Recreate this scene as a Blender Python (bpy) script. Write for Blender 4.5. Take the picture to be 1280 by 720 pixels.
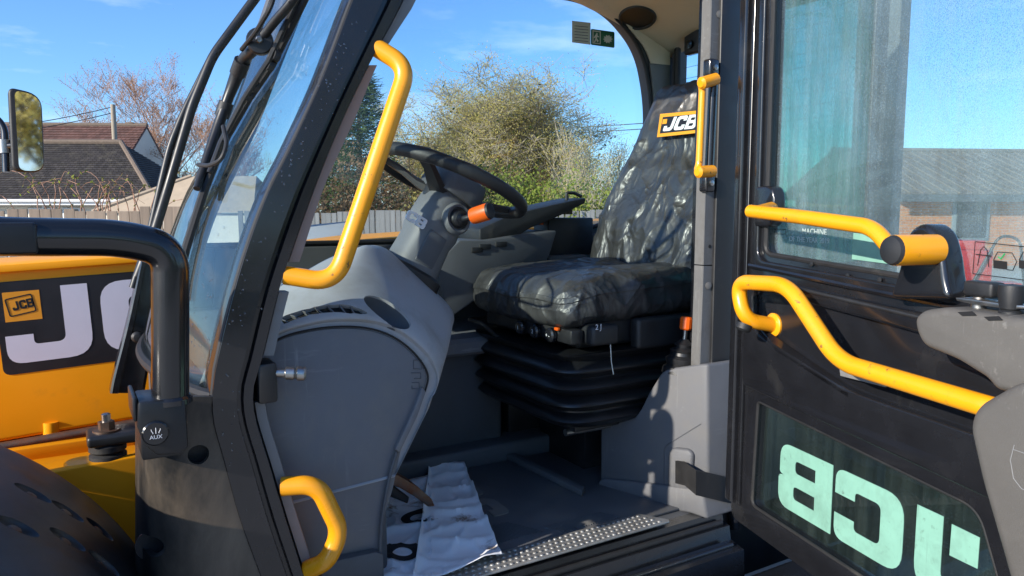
import bpy, bmesh, math, random
from mathutils import Vector as V, Matrix, noise

for o in list(bpy.data.objects): bpy.data.objects.remove(o)
scene = bpy.context.scene
col = scene.collection
R = math.radians
# ---------------------------------------------------------------- camera
# machine axes: X = towards the rear of the machine, Y = towards its right side (away from the camera), Z up
FPX, YAW, PITCH, CAMZ = 924.0, 59.0, 6.0, 1.6
RT = V((math.sin(R(YAW)), -math.cos(R(YAW)), 0)); F0 = V((math.cos(R(YAW)), math.sin(R(YAW)), 0)); UZ = V((0, 0, 1))
FW = F0*math.cos(R(PITCH)) - UZ*math.sin(R(PITCH)); UP = F0*math.sin(R(PITCH)) + UZ*math.cos(R(PITCH))
CAM = V((0, 0, CAMZ))
cd = bpy.data.cameras.new('camera'); cam = bpy.data.objects.new('camera', cd); col.objects.link(cam)
cd.sensor_width = 36; cd.lens = FPX/1280*36; cd.clip_start = .02; cd.clip_end = 2000
cam.matrix_world = Matrix.Translation(CAM) @ Matrix((RT, UP, -FW)).transposed().to_4x4()
scene.camera = cam
# ---------------------------------------------------------------- sky, sun, exposure
SUN_AZ = V((-.985, -.15, 0)).normalized(); SUN_EL = 22.0
world = bpy.data.worlds.new('World'); scene.world = world; world.use_nodes = True
wn = world.node_tree; wn.nodes.clear()
wo = wn.nodes.new('ShaderNodeOutputWorld'); wb = wn.nodes.new('ShaderNodeBackground'); sk = wn.nodes.new('ShaderNodeTexSky')
sk.sky_type = 'NISHITA'; sk.sun_disc = False; sk.sun_elevation = R(SUN_EL); sk.sun_rotation = math.atan2(SUN_AZ.x, SUN_AZ.y)
sk.air_density = 1.0; sk.dust_density = 0.35; sk.ozone_density = 8.0
wb.inputs['Strength'].default_value = .14
# thin wisps of cloud over the whole sky
wtc = wn.nodes.new('ShaderNodeTexCoord'); wmp = wn.nodes.new('ShaderNodeMapping'); wmp.inputs['Scale'].default_value = (1.6, 1.6, 7)
wns = wn.nodes.new('ShaderNodeTexNoise'); wns.inputs['Scale'].default_value = 2.2; wns.inputs['Detail'].default_value = 7; wns.inputs['Roughness'].default_value = .58
wrp = wn.nodes.new('ShaderNodeValToRGB'); wrp.color_ramp.elements[0].position = .54; wrp.color_ramp.elements[1].position = .80
wrp.color_ramp.elements[1].color = (.42, .42, .42, 1)
wmx = wn.nodes.new('ShaderNodeMix'); wmx.data_type = 'RGBA'; wmx.inputs[7].default_value = (6.2, 6.6, 7.4, 1)
L = wn.links.new
L(wtc.outputs['Generated'], wmp.inputs[0]); L(wmp.outputs[0], wns.inputs['Vector']); L(wns.outputs[0], wrp.inputs[0])
L(wrp.outputs[0], wmx.inputs[0]); L(sk.outputs[0], wmx.inputs[6]); L(wmx.outputs[2], wb.inputs['Color']); L(wb.outputs[0], wo.inputs[0])
sd = bpy.data.lights.new('sun', 'SUN'); sd.energy = 4.0; sd.angle = R(.5); sd.color = (1, .92, .80)
sun = bpy.data.objects.new('sun', sd); col.objects.link(sun)
sun.rotation_euler = (SUN_AZ*math.cos(R(SUN_EL)) + UZ*math.sin(R(SUN_EL))).to_track_quat('Z', 'Y').to_euler(); sun.location = (-20, -10, 20)
scene.view_settings.view_transform = 'Standard'; scene.view_settings.look = 'None'
scene.view_settings.exposure = .88; scene.view_settings.gamma = 1; scene.view_settings.use_curve_mapping = False
scene.render.engine = 'CYCLES'; scene.cycles.use_denoising = True
scene.cycles.max_bounces = 12; scene.cycles.transparent_max_bounces = 24; scene.cycles.diffuse_bounces = 4; scene.cycles.glossy_bounces = 4
scene.cycles.caustics_reflective = False; scene.cycles.caustics_refractive = False

# ---------------------------------------------------------------- pixel helpers (photo 1280x720): a pixel gives a ray, a plane the distance
def ray(x, y): return FW + RT*((x-640)/FPX) + UP*((360-y)/FPX)
def P(x, y, X=None, Y=None, Z=None, pl=None):
    d = ray(x, y)
    if X is not None: t = (X-CAM.x)/d.x
    elif Y is not None: t = (Y-CAM.y)/d.y
    elif Z is not None: t = (Z-CAM.z)/d.z
    else: t = (pl[0]-CAM).dot(pl[1])/d.dot(pl[1])
    return CAM + d*t
def G(px, d, z=0.0):                          # a place d metres ahead in the direction of column px
    v = F0*d + RT*((px-640)/FPX*d); return V((v.x, v.y, z))
def gz(py, d): return CAMZ + (262.9-py)/FPX*d
H = V((1.38, 1.32, 0)); DA = R(17)
DD = RT*math.sin(DA) - F0*math.cos(DA); DN = -RT*math.cos(DA) - F0*math.sin(DA)       # along the open door, and out of its inner face
def DP(s, z, n=0.0): return H + DD*s + DN*n + UZ*z
def dp(x, y, n=0.0):
    q = P(x, y, pl=(H+DN*n, DN)) - H; return (q.dot(DD), q.z)
def dP(x, y, n=0.0): return P(x, y, pl=(H+DN*n, DN))

# ---------------------------------------------------------------- mesh helpers
def finish(me, mat, smooth=True, ang=35):
    me.materials.clear()
    if mat: me.materials.append(mat)
    if smooth:
        for p in me.polygons: p.use_smooth = True
        me.set_sharp_from_angle(angle=R(ang))
    me.update()
ROOTS = {}
def link(name, me, parent=None):
    o = bpy.data.objects.new(name, me); col.objects.link(o)
    if parent is not None:
        o.parent = parent
        if parent.name in ROOTS: o.matrix_parent_inverse = Matrix.Translation(-ROOTS[parent.name])
    return o
def tag(o, label=None, cat=None, group=None, kind=None):
    if label: o['label'] = label
    if cat: o['category'] = cat
    if group: o['group'] = group
    if kind: o['kind'] = kind
    return o
def root(name, loc, label, cat, group=None):
    o = bpy.data.objects.new(name, None); col.objects.link(o); o.location = loc; o.empty_display_size = .2
    ROOTS[o.name] = V(loc); return tag(o, label, cat, group)
def from_bm(name, bm, mat, parent=None, smooth=True, ang=35):
    bmesh.ops.recalc_face_normals(bm, faces=bm.faces)
    me = bpy.data.meshes.new(name); bm.to_mesh(me); bm.free(); finish(me, mat, smooth, ang); return link(name, me, parent)
def pydata(name, vs, fs, mat, parent=None, smooth=False, ang=35, recalc=False):
    me = bpy.data.meshes.new(name); me.from_pydata([tuple(v) for v in vs], [], fs)
    if recalc:
        bm = bmesh.new(); bm.from_mesh(me); bmesh.ops.recalc_face_normals(bm, faces=bm.faces); bm.to_mesh(me); bm.free()
    finish(me, mat, smooth, ang); return link(name, me, parent)
def do_bevel(bm, w, seg=2, ang=30):
    if w <= 0: return
    bm.normal_update()
    es = [e for e in bm.edges if len(e.link_faces) == 2 and e.calc_face_angle(0) > R(ang)]
    bmesh.ops.bevel(bm, geom=es, offset=w, segments=seg, affect='EDGES', profile=.5, clamp_overlap=True)
def box(name, lo, hi, mat, parent=None, bev=.004, seg=2, M=None):
    bm = bmesh.new(); bmesh.ops.create_cube(bm, size=1)
    lo, hi = V(lo), V(hi); c = (lo+hi)/2; s = hi-lo
    for v in bm.verts: v.co = V((v.co.x*s.x, v.co.y*s.y, v.co.z*s.z)) + c
    bmesh.ops.recalc_face_normals(bm, faces=bm.faces); do_bevel(bm, bev, seg)
    if M is not None: bm.transform(M)
    return from_bm(name, bm, mat, parent)
def prism(name, pts, ext, mat, parent=None, bev=.004, seg=2, ang=30):
    bm = bmesh.new(); vs = [bm.verts.new(p) for p in pts]; f = bm.faces.new(vs)
    r = bmesh.ops.extrude_face_region(bm, geom=[f])
    bmesh.ops.translate(bm, verts=[g for g in r['geom'] if isinstance(g, bmesh.types.BMVert)], vec=ext)
    bmesh.ops.recalc_face_normals(bm, faces=bm.faces); do_bevel(bm, bev, seg, ang)
    return from_bm(name, bm, mat, parent)
def fil3(pts, rad, n=8):
    out = [V(pts[0])]
    for i in range(1, len(pts)-1):
        a, b, c = V(pts[i-1]), V(pts[i]), V(pts[i+1]); u = (a-b); w = (c-b)
        d = min(rad, u.length*.49, w.length*.49); u.normalize(); w.normalize()
        p0, p1 = b+u*d, b+w*d
        for k in range(n+1):
            t = k/n; out.append(p0*(1-t)**2 + b*(2*t*(1-t)) + p1*t*t)
    out.append(V(pts[-1])); return out
def sweep(path, rad, seg=14):
    """verts, faces of a round tube; rad number or list"""
    n = len(path); vs = []; fs = []
    T = [((path[min(i+1, n-1)]-path[max(i-1, 0)]).normalized()) for i in range(n)]
    x = T[0].orthogonal().normalized()
    for i in range(n):
        x = (x - T[i]*x.dot(T[i])).normalized(); y = T[i].cross(x); r = rad[i] if isinstance(rad, (list, tuple)) else rad
        for k in range(seg):
            a = 2*math.pi*k/seg; vs.append(path[i] + (x*math.cos(a)+y*math.sin(a))*r)
    for i in range(n-1):
        for k in range(seg):
            k2 = (k+1) % seg; fs.append((i*seg+k, i*seg+k2, (i+1)*seg+k2, (i+1)*seg+k))
    fs.append(tuple(range(seg))[::-1]); fs.append(tuple((n-1)*seg+k for k in range(seg)))
    return vs, fs
def tube(name, pts, r, mat, parent=None, fil=.0, seg=16, nf=8):
    path = fil3([V(p) for p in pts], fil, nf) if fil > 0 else [V(p) for p in pts]
    vs, fs = sweep(path, r, seg); return pydata(name, vs, fs, mat, parent, True, 40)
def lathe(name, prof, o, axis, mat, parent=None, seg=24, ang=32):
    axis = V(axis).normalized(); x = axis.orthogonal().normalized(); y = axis.cross(x); vs = []; fs = []; o = V(o)
    for (r, h) in prof:
        for k in range(seg):
            a = 2*math.pi*k/seg; vs.append(o + axis*h + (x*math.cos(a)+y*math.sin(a))*max(r, .00001))
    for i in range(len(prof)-1):
        for k in range(seg):
            k2 = (k+1) % seg; fs.append((i*seg+k, i*seg+k2, (i+1)*seg+k2, (i+1)*seg+k))
    fs.append(tuple(range(seg))[::-1]); fs.append(tuple((len(prof)-1)*seg+k for k in range(seg)))
    return pydata(name, vs, fs, mat, parent, True, ang)
def loft(name, rows, mat, parent=None, closed=False, caps=False, ang=35, smooth=True, keep=True):
    m = len(rows[0]); vs = [p for r in rows for p in r]; fs = []
    for i in range(len(rows)-1):
        for k in range(m if closed else m-1):
            k2 = (k+1) % m; fs.append((i*m+k, i*m+k2, (i+1)*m+k2, (i+1)*m+k))
    if caps: fs.append(tuple(range(m))[::-1]); fs.append(tuple((len(rows)-1)*m+k for k in range(m)))
    return pydata(name, vs, fs, mat, parent, smooth, ang, True)
def fil2(loop, n=6):
    out = []; N = len(loop)
    for i in range(N):
        b = V(loop[i][:2]); r = loop[i][2] if len(loop[i]) > 2 else 0
        if r <= 0: out.append(b); continue
        u = V(loop[i-1][:2])-b; w = V(loop[(i+1) % N][:2])-b
        d = min(r, u.length*.499, w.length*.499); u.normalize(); w.normalize(); p0, p1 = b+u*d, b+w*d
        for k in range(n+1):
            t = k/n; out.append(p0*(1-t)**2 + b*(2*t*(1-t)) + p1*t*t)
    return out
def plate(name, loops, O, U, W, n0, n1, mat, parent=None, bev=0.0, nf=6, br=2):
    """flat plate with holes: loops in (u,w) metres, lying between n0 and n1 along UxW"""
    cu = bpy.data.curves.new(name, 'CURVE'); cu.dimensions = '2D'; cu.fill_mode = 'BOTH'
    for lp in loops:
        q = fil2(lp, nf); sp = cu.splines.new('POLY'); sp.points.add(len(q)-1); sp.use_cyclic_u = True
        for i, p in enumerate(q): sp.points[i].co = (p.x, p.y, 0, 1)
    cu.extrude = max((n1-n0)/2 - bev, 0); cu.bevel_depth = bev; cu.bevel_resolution = br; cu.offset = -bev
    ob = bpy.data.objects.new('tmp', cu); me = bpy.data.meshes.new_from_object(ob); bpy.data.objects.remove(ob); bpy.data.curves.remove(cu)
    U, W = V(U), V(W); N = U.cross(W).normalized(); M = Matrix((U, W, N)).transposed().to_4x4(); M.translation = V(O) + N*((n0+n1)/2)
    bm = bmesh.new(); bm.from_mesh(me); bpy.data.meshes.remove(me)
    bmesh.ops.remove_doubles(bm, verts=bm.verts, dist=1e-6); bm.transform(M)
    return from_bm(name, bm, mat, parent, True, 30)
def carve(ob, cutters):
    """cut the given meshes out of ob for good and drop the cutters"""
    for c in cutters:
        m = ob.modifiers.new('cut', 'BOOLEAN'); m.operation = 'DIFFERENCE'; m.solver = 'EXACT'; m.object = c
    bpy.context.view_layer.update(); dg = bpy.context.evaluated_depsgraph_get()
    me = bpy.data.meshes.new_from_object(ob.evaluated_get(dg)); ob.modifiers.clear(); old = ob.data; ob.data = me; me.name = old.name
    bpy.data.meshes.remove(old)
    for c in cutters:
        d = c.data; bpy.data.objects.remove(c); bpy.data.meshes.remove(d)
    mat = me.materials[0] if me.materials else None
    finish(me, mat, True, 35)
def ball(name, c, rad, mat=None, parent=None, seg=16, M=None):
    bm = bmesh.new(); bmesh.ops.create_uvsphere(bm, u_segments=seg, v_segments=seg//2+2, radius=1)
    rad = V(rad) if not isinstance(rad, (int, float)) else V((rad,)*3)
    mm = Matrix.Translation(V(c)) @ (M.to_4x4() if M is not None else Matrix.Identity(4)) @ Matrix.Diagonal((*rad, 1)); bm.transform(mm)
    return from_bm(name, bm, mat, parent)
def interp(tab, y):
    """smooth x(y) through a table of (x, y) with rising y"""
    n = len(tab)
    if y <= tab[0][1]: i = 0
    elif y >= tab[-1][1]: i = n-2
    else: i = max(k for k in range(n-1) if tab[k][1] <= y)
    x0, y0 = tab[i]; x1, y1 = tab[i+1]; h = y1-y0; t = (y-y0)/h
    if t < 0 or t > 1: return x0 + (x1-x0)*t
    m0 = (x1-tab[i-1][0])/(y1-tab[i-1][1])*h if i > 0 else x1-x0
    m1 = (tab[i+2][0]-x0)/(tab[i+2][1]-y0)*h if i+2 < n else x1-x0
    return (2*t**3-3*t*t+1)*x0 + (t**3-2*t*t+t)*m0 + (-2*t**3+3*t*t)*x1 + (t**3-t*t)*m1
def strip(name, A, B, y0, y1, prof, Yp, mat, parent=None, n=48, ang=28):
    """a long section between two edge lines read off the photo, lying on the plane Y=Yp; prof = (fraction, depth) ring"""
    rows = []
    for i in range(n):
        y = y0+(y1-y0)*i/(n-1); a = P(interp(A, y), y, Y=Yp); b = P(interp(B, y), y, Y=Yp)
        rows.append([a.lerp(b, f)+V((0, dY, 0)) for f, dY in prof])
    return loft(name, rows, mat, parent, True, True, ang)
def soft(name, half, rad, mat, parent=None, cuts=28, fn=None, M=None):
    """cushion-like rounded block; fn(p) bends it, M places it"""
    bm = bmesh.new(); bmesh.ops.create_cube(bm, size=2); bmesh.ops.subdivide_edges(bm, edges=bm.edges[:], cuts=cuts, use_grid_fill=True)
    h = V(half)
    for v in bm.verts:
        p = V((v.co.x*h.x, v.co.y*h.y, v.co.z*h.z)); q = V([max(-(h[i]-rad), min(h[i]-rad, p[i])) for i in range(3)])
        d = p-q; p = q + d.normalized()*rad if d.length > 1e-9 else p
        v.co = fn(p) if fn else p
    if M is not None: bm.transform(M)
    return from_bm(name, bm, mat, parent, True, 60)
# the block letters of the maker's sign, height 1: loops of (x, y, corner radius)
LET = {
 'J': (1.0, [[(.65, 1), (.95, 1), (.95, 0, .30), (0, 0, .30), (0, .38), (.30, .38), (.30, .24, .06), (.65, .24, .10)]]),
 'C': (1.02, [[(1, .64), (1, 1, .28), (0, 1, .30), (0, 0, .30), (1, 0, .28), (1, .36), (.69, .36), (.69, .23, .07), (.31, .23, .10), (.31, .77, .10), (.69, .77, .07), (.69, .64)]]),
 'B': (1.02, [[(0, 1), (.98, 1, .25), (.98, .52, .17), (.90, .50, .01), (1.0, .48, .17), (1.0, 0, .27), (0, 0)], [(.30, .80), (.68, .80, .07), (.68, .61, .07), (.30, .61)], [(.30, .40), (.70, .40, .07), (.70, .20, .07), (.30, .20)]])}
def word(name, O, U, W, h, mat, parent, n0=0.0, n1=.002, wide=1.0, gap=.08, slant=0.0, text='JCB'):
    U, W = V(U), V(W); x = 0; loops = []
    for ch in text:
        adv, lps = LET[ch]
        for lp in lps: loops.append([((x+q[0]*wide+q[1]*slant)*h, q[1]*h, (q[2]*h if len(q) > 2 else 0)) for q in lp])
        x += adv*wide+gap
    return plate(name, loops, O, U, W, n0, n1, mat, parent)
def print_text(name, s, O, U, W, h, mat, parent, off=.0008, align='CENTER'):
    cu = bpy.data.curves.new(name, 'FONT'); cu.body = s; cu.size = h; cu.align_x = align; cu.align_y = 'CENTER'; cu.extrude = .0002
    ob = bpy.data.objects.new('tmp', cu); me = bpy.data.meshes.new_from_object(ob); bpy.data.objects.remove(ob); bpy.data.curves.remove(cu)
    U, W = V(U).normalized(), V(W).normalized(); N = U.cross(W); M = Matrix((U, W, N)).transposed().to_4x4(); M.translation = V(O)+N*off
    me.transform(M); finish(me, mat, False); return link(name, me, parent)

# ---------------------------------------------------------------- materials
def nd(nt, t, **kw):
    n = nt.nodes.new(t)
    for k, v in kw.items():
        if k in n.inputs: n.inputs[k].default_value = v
        else: setattr(n, k, v)
    return n
def lnk(nt, a, b): nt.links.new(a, b)
def coords(nt, scale=(1, 1, 1)):
    tc = nd(nt, 'ShaderNodeTexCoord'); mp = nd(nt, 'ShaderNodeMapping'); mp.inputs['Scale'].default_value = scale
    lnk(nt, tc.outputs['Object'], mp.inputs[0]); return mp.outputs[0]
def ramp(nt, src, stops):
    r = nd(nt, 'ShaderNodeValToRGB'); el = r.color_ramp.elements
    while len(el) < len(stops): el.new(.5)
    for e, (p, c) in zip(el, stops): e.position = p; e.color = (*c, 1) if not isinstance(c, (int, float)) else (c, c, c, 1)
    lnk(nt, src, r.inputs[0]); return r.outputs[0]
def mixc(nt, fac, a, b):
    m = nd(nt, 'ShaderNodeMix'); m.data_type = 'RGBA'
    for s, i in ((fac, 0), (a, 6), (b, 7)):
        if isinstance(s, bpy.types.NodeSocket): lnk(nt, s, m.inputs[i])
        else: m.inputs[i].default_value = s if i == 0 else (*s, 1)
    return m.outputs[2]
def mathn(nt, op, a, b=None):
    m = nd(nt, 'ShaderNodeMath'); m.operation = op
    for i, s in enumerate((a, b)):
        if s is None: continue
        if isinstance(s, bpy.types.NodeSocket): lnk(nt, s, m.inputs[i])
        else: m.inputs[i].default_value = s
    return m.outputs[0]
MATS = {}
def mat(name, c, rough=.5, metal=0., var=.12, vs=6., bump=.0, bs=300., dirt=None, ds=3., dth=(.52, .72), dr=.9, coat=0., rv=.08, spec=.5, stretch=(1, 1, 1), sheen=0., scuff=None, chip=None):
    m = bpy.data.materials.new(name); m.use_nodes = True; nt = m.node_tree; b = nt.nodes['Principled BSDF']
    co = coords(nt, stretch)
    n1 = nd(nt, 'ShaderNodeTexNoise', Scale=vs, Detail=6., Roughness=.6); lnk(nt, co, n1.inputs['Vector'])
    base = mixc(nt, n1.outputs[0], tuple(x*(1-var*2) for x in c), tuple(min(1, x*(1+var*1.6)) for x in c))
    rr = ramp(nt, n1.outputs[0], [(.3, max(.02, rough-rv)), (.7, min(1, rough+rv))])
    if dirt:
        n2 = nd(nt, 'ShaderNodeTexNoise', Scale=ds, Detail=9., Roughness=.68, Distortion=.3); lnk(nt, co, n2.inputs['Vector'])
        f = ramp(nt, n2.outputs[0], [(dth[0], 0), (dth[1], 1)]); base = mixc(nt, f, base, dirt)
        rr = mixc(nt, f, rr, (dr, dr, dr))
    if scuff:                       # thin scratches and rubs running several ways
        for sc3, rot in (((70, 70, 5), .5), ((6, 60, 60), -.4)):
            tc = nd(nt, 'ShaderNodeTexCoord'); mp = nd(nt, 'ShaderNodeMapping'); mp.inputs['Scale'].default_value = sc3; mp.inputs['Rotation'].default_value = (rot, rot*.6, rot*.3); lnk(nt, tc.outputs['Object'], mp.inputs[0])
            n4 = nd(nt, 'ShaderNodeTexNoise', Scale=1.3, Detail=4., Roughness=.7); lnk(nt, mp.outputs[0], n4.inputs['Vector']); n5 = nd(nt, 'ShaderNodeTexNoise', Scale=5., Detail=3.); lnk(nt, co, n5.inputs['Vector'])
            f4 = mathn(nt, 'MULTIPLY', ramp(nt, n4.outputs[0], [(.60, 0.), (.70, 1.)]), ramp(nt, n5.outputs[0], [(.46, 0.), (.66, .75)])); base = mixc(nt, f4, base, scuff)
    if chip:                        # small worn-through spots
        n6 = nd(nt, 'ShaderNodeTexNoise', Scale=55., Detail=5., Roughness=.65); lnk(nt, co, n6.inputs['Vector']); n7 = nd(nt, 'ShaderNodeTexNoise', Scale=9., Detail=2.); lnk(nt, co, n7.inputs['Vector'])
        f6 = mathn(nt, 'MULTIPLY', ramp(nt, n6.outputs[0], [(.63, 0.), (.67, 1.)]), ramp(nt, n7.outputs[0], [(.50, 0.), (.62, .85)])); base = mixc(nt, f6, base, chip); rr = mixc(nt, f6, rr, (.7, .7, .7))
    lnk(nt, base, b.inputs['Base Color']); lnk(nt, rr, b.inputs['Roughness'])
    b.inputs['Metallic'].default_value = metal; b.inputs['Coat Weight'].default_value = coat; b.inputs['Coat Roughness'].default_value = .08; b.inputs['Specular IOR Level'].default_value = spec
    if sheen: b.inputs['Sheen Weight'].default_value = sheen
    if bump > 0:
        n3 = nd(nt, 'ShaderNodeTexNoise', Scale=bs, Detail=3., Roughness=.6); lnk(nt, co, n3.inputs['Vector'])
        bp = nd(nt, 'ShaderNodeBump', Strength=bump, Distance=.002); lnk(nt, n3.outputs[0], bp.inputs['Height']); lnk(nt, bp.outputs[0], b.inputs['Normal'])
    MATS[name] = m; return m
def vary(m, amount=.35, island=True):
    """each loose piece (or each object) gets its own shade"""
    nt = m.node_tree; b = nt.nodes['Principled BSDF']; src = b.inputs['Base Color'].links[0].from_socket
    r_ = nd(nt, 'ShaderNodeNewGeometry').outputs['Random Per Island'] if island else nd(nt, 'ShaderNodeObjectInfo').outputs['Random']
    hs = nd(nt, 'ShaderNodeHueSaturation'); lnk(nt, mathn(nt, 'ADD', mathn(nt, 'MULTIPLY', r_, 2*amount), 1-amount), hs.inputs['Value']); lnk(nt, src, hs.inputs['Color']); lnk(nt, hs.outputs[0], b.inputs['Base Color']); return m
def glassmat(name, tint, haze=.0, hz=(.75, .85, .85), drops=0., dscale=260., streak=0., rough=.0, refl=1.0):
    """a thin pane: clear and slightly tinted, mirror-like at a grazing view, with a film of mist, drops and run marks"""
    m = bpy.data.materials.new(name); m.use_nodes = True; nt = m.node_tree; nt.nodes.clear()
    out = nd(nt, 'ShaderNodeOutputMaterial'); tr = nd(nt, 'ShaderNodeBsdfTransparent'); tr.inputs[0].default_value = (*tint, 1)
    gl = nd(nt, 'ShaderNodeBsdfGlossy', Roughness=rough); lw = nd(nt, 'ShaderNodeLayerWeight', Blend=.5)
    f5 = mathn(nt, 'POWER', lw.outputs['Facing'], 4.2); fr = mathn(nt, 'ADD', mathn(nt, 'MULTIPLY', f5, .85*refl), .035*refl)
    shader = tr.outputs[0]
    if haze > 0:
        co = coords(nt, (1, 1, 1)); df = nd(nt, 'ShaderNodeBsdfDiffuse'); df.inputs[0].default_value = (*hz, 1)
        tl = nd(nt, 'ShaderNodeBsdfTranslucent'); tl.inputs[0].default_value = (*hz, 1); ad = nd(nt, 'ShaderNodeMixShader'); ad.inputs[0].default_value = .5
        lnk(nt, df.outputs[0], ad.inputs[1]); lnk(nt, tl.outputs[0], ad.inputs[2])
        n1 = nd(nt, 'ShaderNodeTexNoise', Scale=5., Detail=8., Roughness=.65); lnk(nt, co, n1.inputs['Vector'])
        fac = mathn(nt, 'MULTIPLY', ramp(nt, n1.outputs[0], [(.3, .35), (.7, 1.)]), haze)
        if streak > 0:
            cs = coords(nt, (30, 30, 1.6)); n2 = nd(nt, 'ShaderNodeTexNoise', Scale=1.6, Detail=5., Roughness=.6); lnk(nt, cs, n2.inputs['Vector'])
            fac = mathn(nt, 'MULTIPLY', fac, ramp(nt, n2.outputs[0], [(.35, 1.+streak*.5), (.62, max(.0, 1-streak))]))
        mx = nd(nt, 'ShaderNodeMixShader'); 
        if drops > 0:
            vo = nd(nt, 'ShaderNodeTexVoronoi', Scale=dscale); lnk(nt, co, vo.inputs['Vector'])
            n4 = nd(nt, 'ShaderNodeTexNoise', Scale=dscale*.35, Detail=2.); lnk(nt, co, n4.inputs['Vector'])
            spot = mathn(nt, 'MULTIPLY', ramp(nt, vo.outputs['Distance'], [(.22, 1.), (.34, .0)]), ramp(nt, n4.outputs[0], [(.46, 0.), (.58, 1.)]))
            fac = mathn(nt, 'ADD', fac, mathn(nt, 'MULTIPLY', spot, drops)); bp = nd(nt, 'ShaderNodeBump', Strength=.5, Distance=.002)
            lnk(nt, spot, bp.inputs['Height']); lnk(nt, bp.outputs[0], gl.inputs['Normal'])
        lnk(nt, fac, mx.inputs[0]); lnk(nt, tr.outputs[0], mx.inputs[1]); lnk(nt, ad.outputs[0], mx.inputs[2]); shader = mx.outputs[0]
    if drops > .15:
        vo2 = nd(nt, 'ShaderNodeTexVoronoi', Scale=dscale*.62); mp2 = coords(nt, (1, 1, .8)); lnk(nt, mp2, vo2.inputs['Vector'])
        n6 = nd(nt, 'ShaderNodeTexNoise', Scale=7., Detail=4.); lnk(nt, mp2, n6.inputs['Vector'])
        sp2 = mathn(nt, 'MULTIPLY', ramp(nt, vo2.outputs['Distance'], [(.26, 1.), (.40, .0)]), ramp(nt, n6.outputs[0], [(.36, .10), (.60, .42)]))
        dk = nd(nt, 'ShaderNodeBsdfTransparent'); dk.inputs[0].default_value = (.42, .50, .52, 1); md_ = nd(nt, 'ShaderNodeMixShader'); lnk(nt, sp2, md_.inputs[0]); lnk(nt, shader, md_.inputs[1]); lnk(nt, dk.outputs[0], md_.inputs[2]); shader = md_.outputs[0]
    ms = nd(nt, 'ShaderNodeMixShader'); lnk(nt, fr, ms.inputs[0]); lnk(nt, shader, ms.inputs[1]); lnk(nt, gl.outputs[0], ms.inputs[2])
    lnk(nt, ms.outputs[0], out.inputs[0]); MATS[name] = m; return m

YEL = mat('yellow_paint', (.83, .34, .008), .32, var=.04, vs=9, coat=.25, dirt=(.50, .20, .015), ds=9, dth=(.58, .84), dr=.55, chip=(.10, .06, .03), bump=.06, bs=160)
BOOMY = mat('boom_paint', (.90, .355, .005), .5, var=.04, vs=5, coat=.0, spec=.3, dirt=(.60, .26, .02), ds=6, dth=(.62, .9), dr=.6)
BLK = mat('black_paint', (.011, .0115, .014), .24, var=.2, vs=14, coat=.4, dirt=(.030, .029, .028), ds=7, dth=(.60, .86), dr=.45, rv=.07)
GLB = mat('gloss_black_tube', (.007, .0075, .009), .22, var=.2, vs=14, coat=.5, dirt=(.022, .021, .020), ds=9, dth=(.62, .88), dr=.4, rv=.06)
BLK2 = mat('black_satin', (.012, .0125, .014), .42, var=.2, vs=18, bump=.05, bs=700, dirt=(.045, .042, .038), ds=9, dth=(.58, .85), dr=.6)
BLKM = mat('black_plastic', (.016, .017, .019), .5, var=.2, vs=22, bump=.25, bs=900, dirt=(.05, .047, .042), ds=10, dth=(.6, .85), dr=.75)
RUB = mat('black_rubber', (.014, .014, .015), .6, var=.2, vs=24, bump=.15, bs=500, dirt=(.05, .046, .04), ds=14, dth=(.58, .82), dr=.85)
BELL = mat('bellows_rubber', (.010, .0105, .012), .36, var=.2, vs=12, bump=.06, bs=300)
SIDE = mat('side_panel_plastic', (.016, .0155, .015), .34, var=.25, vs=7, bump=.12, bs=600, dirt=(.15, .118, .085), ds=3.2, dth=(.38, .66), dr=.42, stretch=(1.6, 1.6, .55))  # brown patches: dust plus sunlit brown reflection, both put into the colour
LGREY = mat('light_grey_plastic', (.36, .36, .37), .55, var=.07, vs=9, bump=.3, bs=950, dirt=(.27, .26, .235), ds=8, dth=(.50, .82), dr=.7, scuff=(.46, .46, .46))
MGREY = mat('mid_grey_plastic', (.145, .150, .166), .52, var=.09, vs=9, bump=.3, bs=950, dirt=(.20, .19, .172), ds=6, dth=(.52, .82), dr=.75, scuff=(.27, .27, .275))
DGREY = mat('dark_grey_plastic', (.085, .090, .100), .55, var=.1, vs=9, bump=.3, bs=900, dirt=(.07, .065, .058), ds=6, dth=(.56, .86), dr=.8)
FLG = mat('post_flange_grey', (.125, .124, .122), .6, var=.1, vs=12, bump=.2, bs=700, dirt=(.085, .08, .072), ds=12, dth=(.5, .8), dr=.8, scuff=(.2, .2, .195))
PEDG = mat('pedestal_grey_plastic', (.112, .115, .124), .52, var=.09, vs=9, bump=.35, bs=950, dirt=(.15, .14, .125), ds=6, dth=(.5, .82), dr=.75, scuff=(.2, .2, .205))
TRIM = mat('grey_pillar_trim', (.19, .19, .19), .6, var=.08, vs=12, bump=.2, bs=700, dirt=(.13, .123, .112), ds=12, dth=(.55, .82), dr=.8)
CONS = mat('taupe_door_console', (.098, .092, .084), .55, var=.06, vs=8, bump=.4, bs=800, dirt=(.135, .125, .112), ds=7, dth=(.5, .85), dr=.7, scuff=(.19, .18, .165))
HEAD = mat('beige_headlining', (.76, .64, .47), .8, var=.05, vs=10, bump=.15, bs=500)
VINYL = mat('black_vinyl_cover', (.034, .0342, .035), .42, var=.2, vs=16, dirt=(.062, .061, .058), ds=8, dth=(.5, .85), dr=.6, rv=.08, spec=.8)
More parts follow.
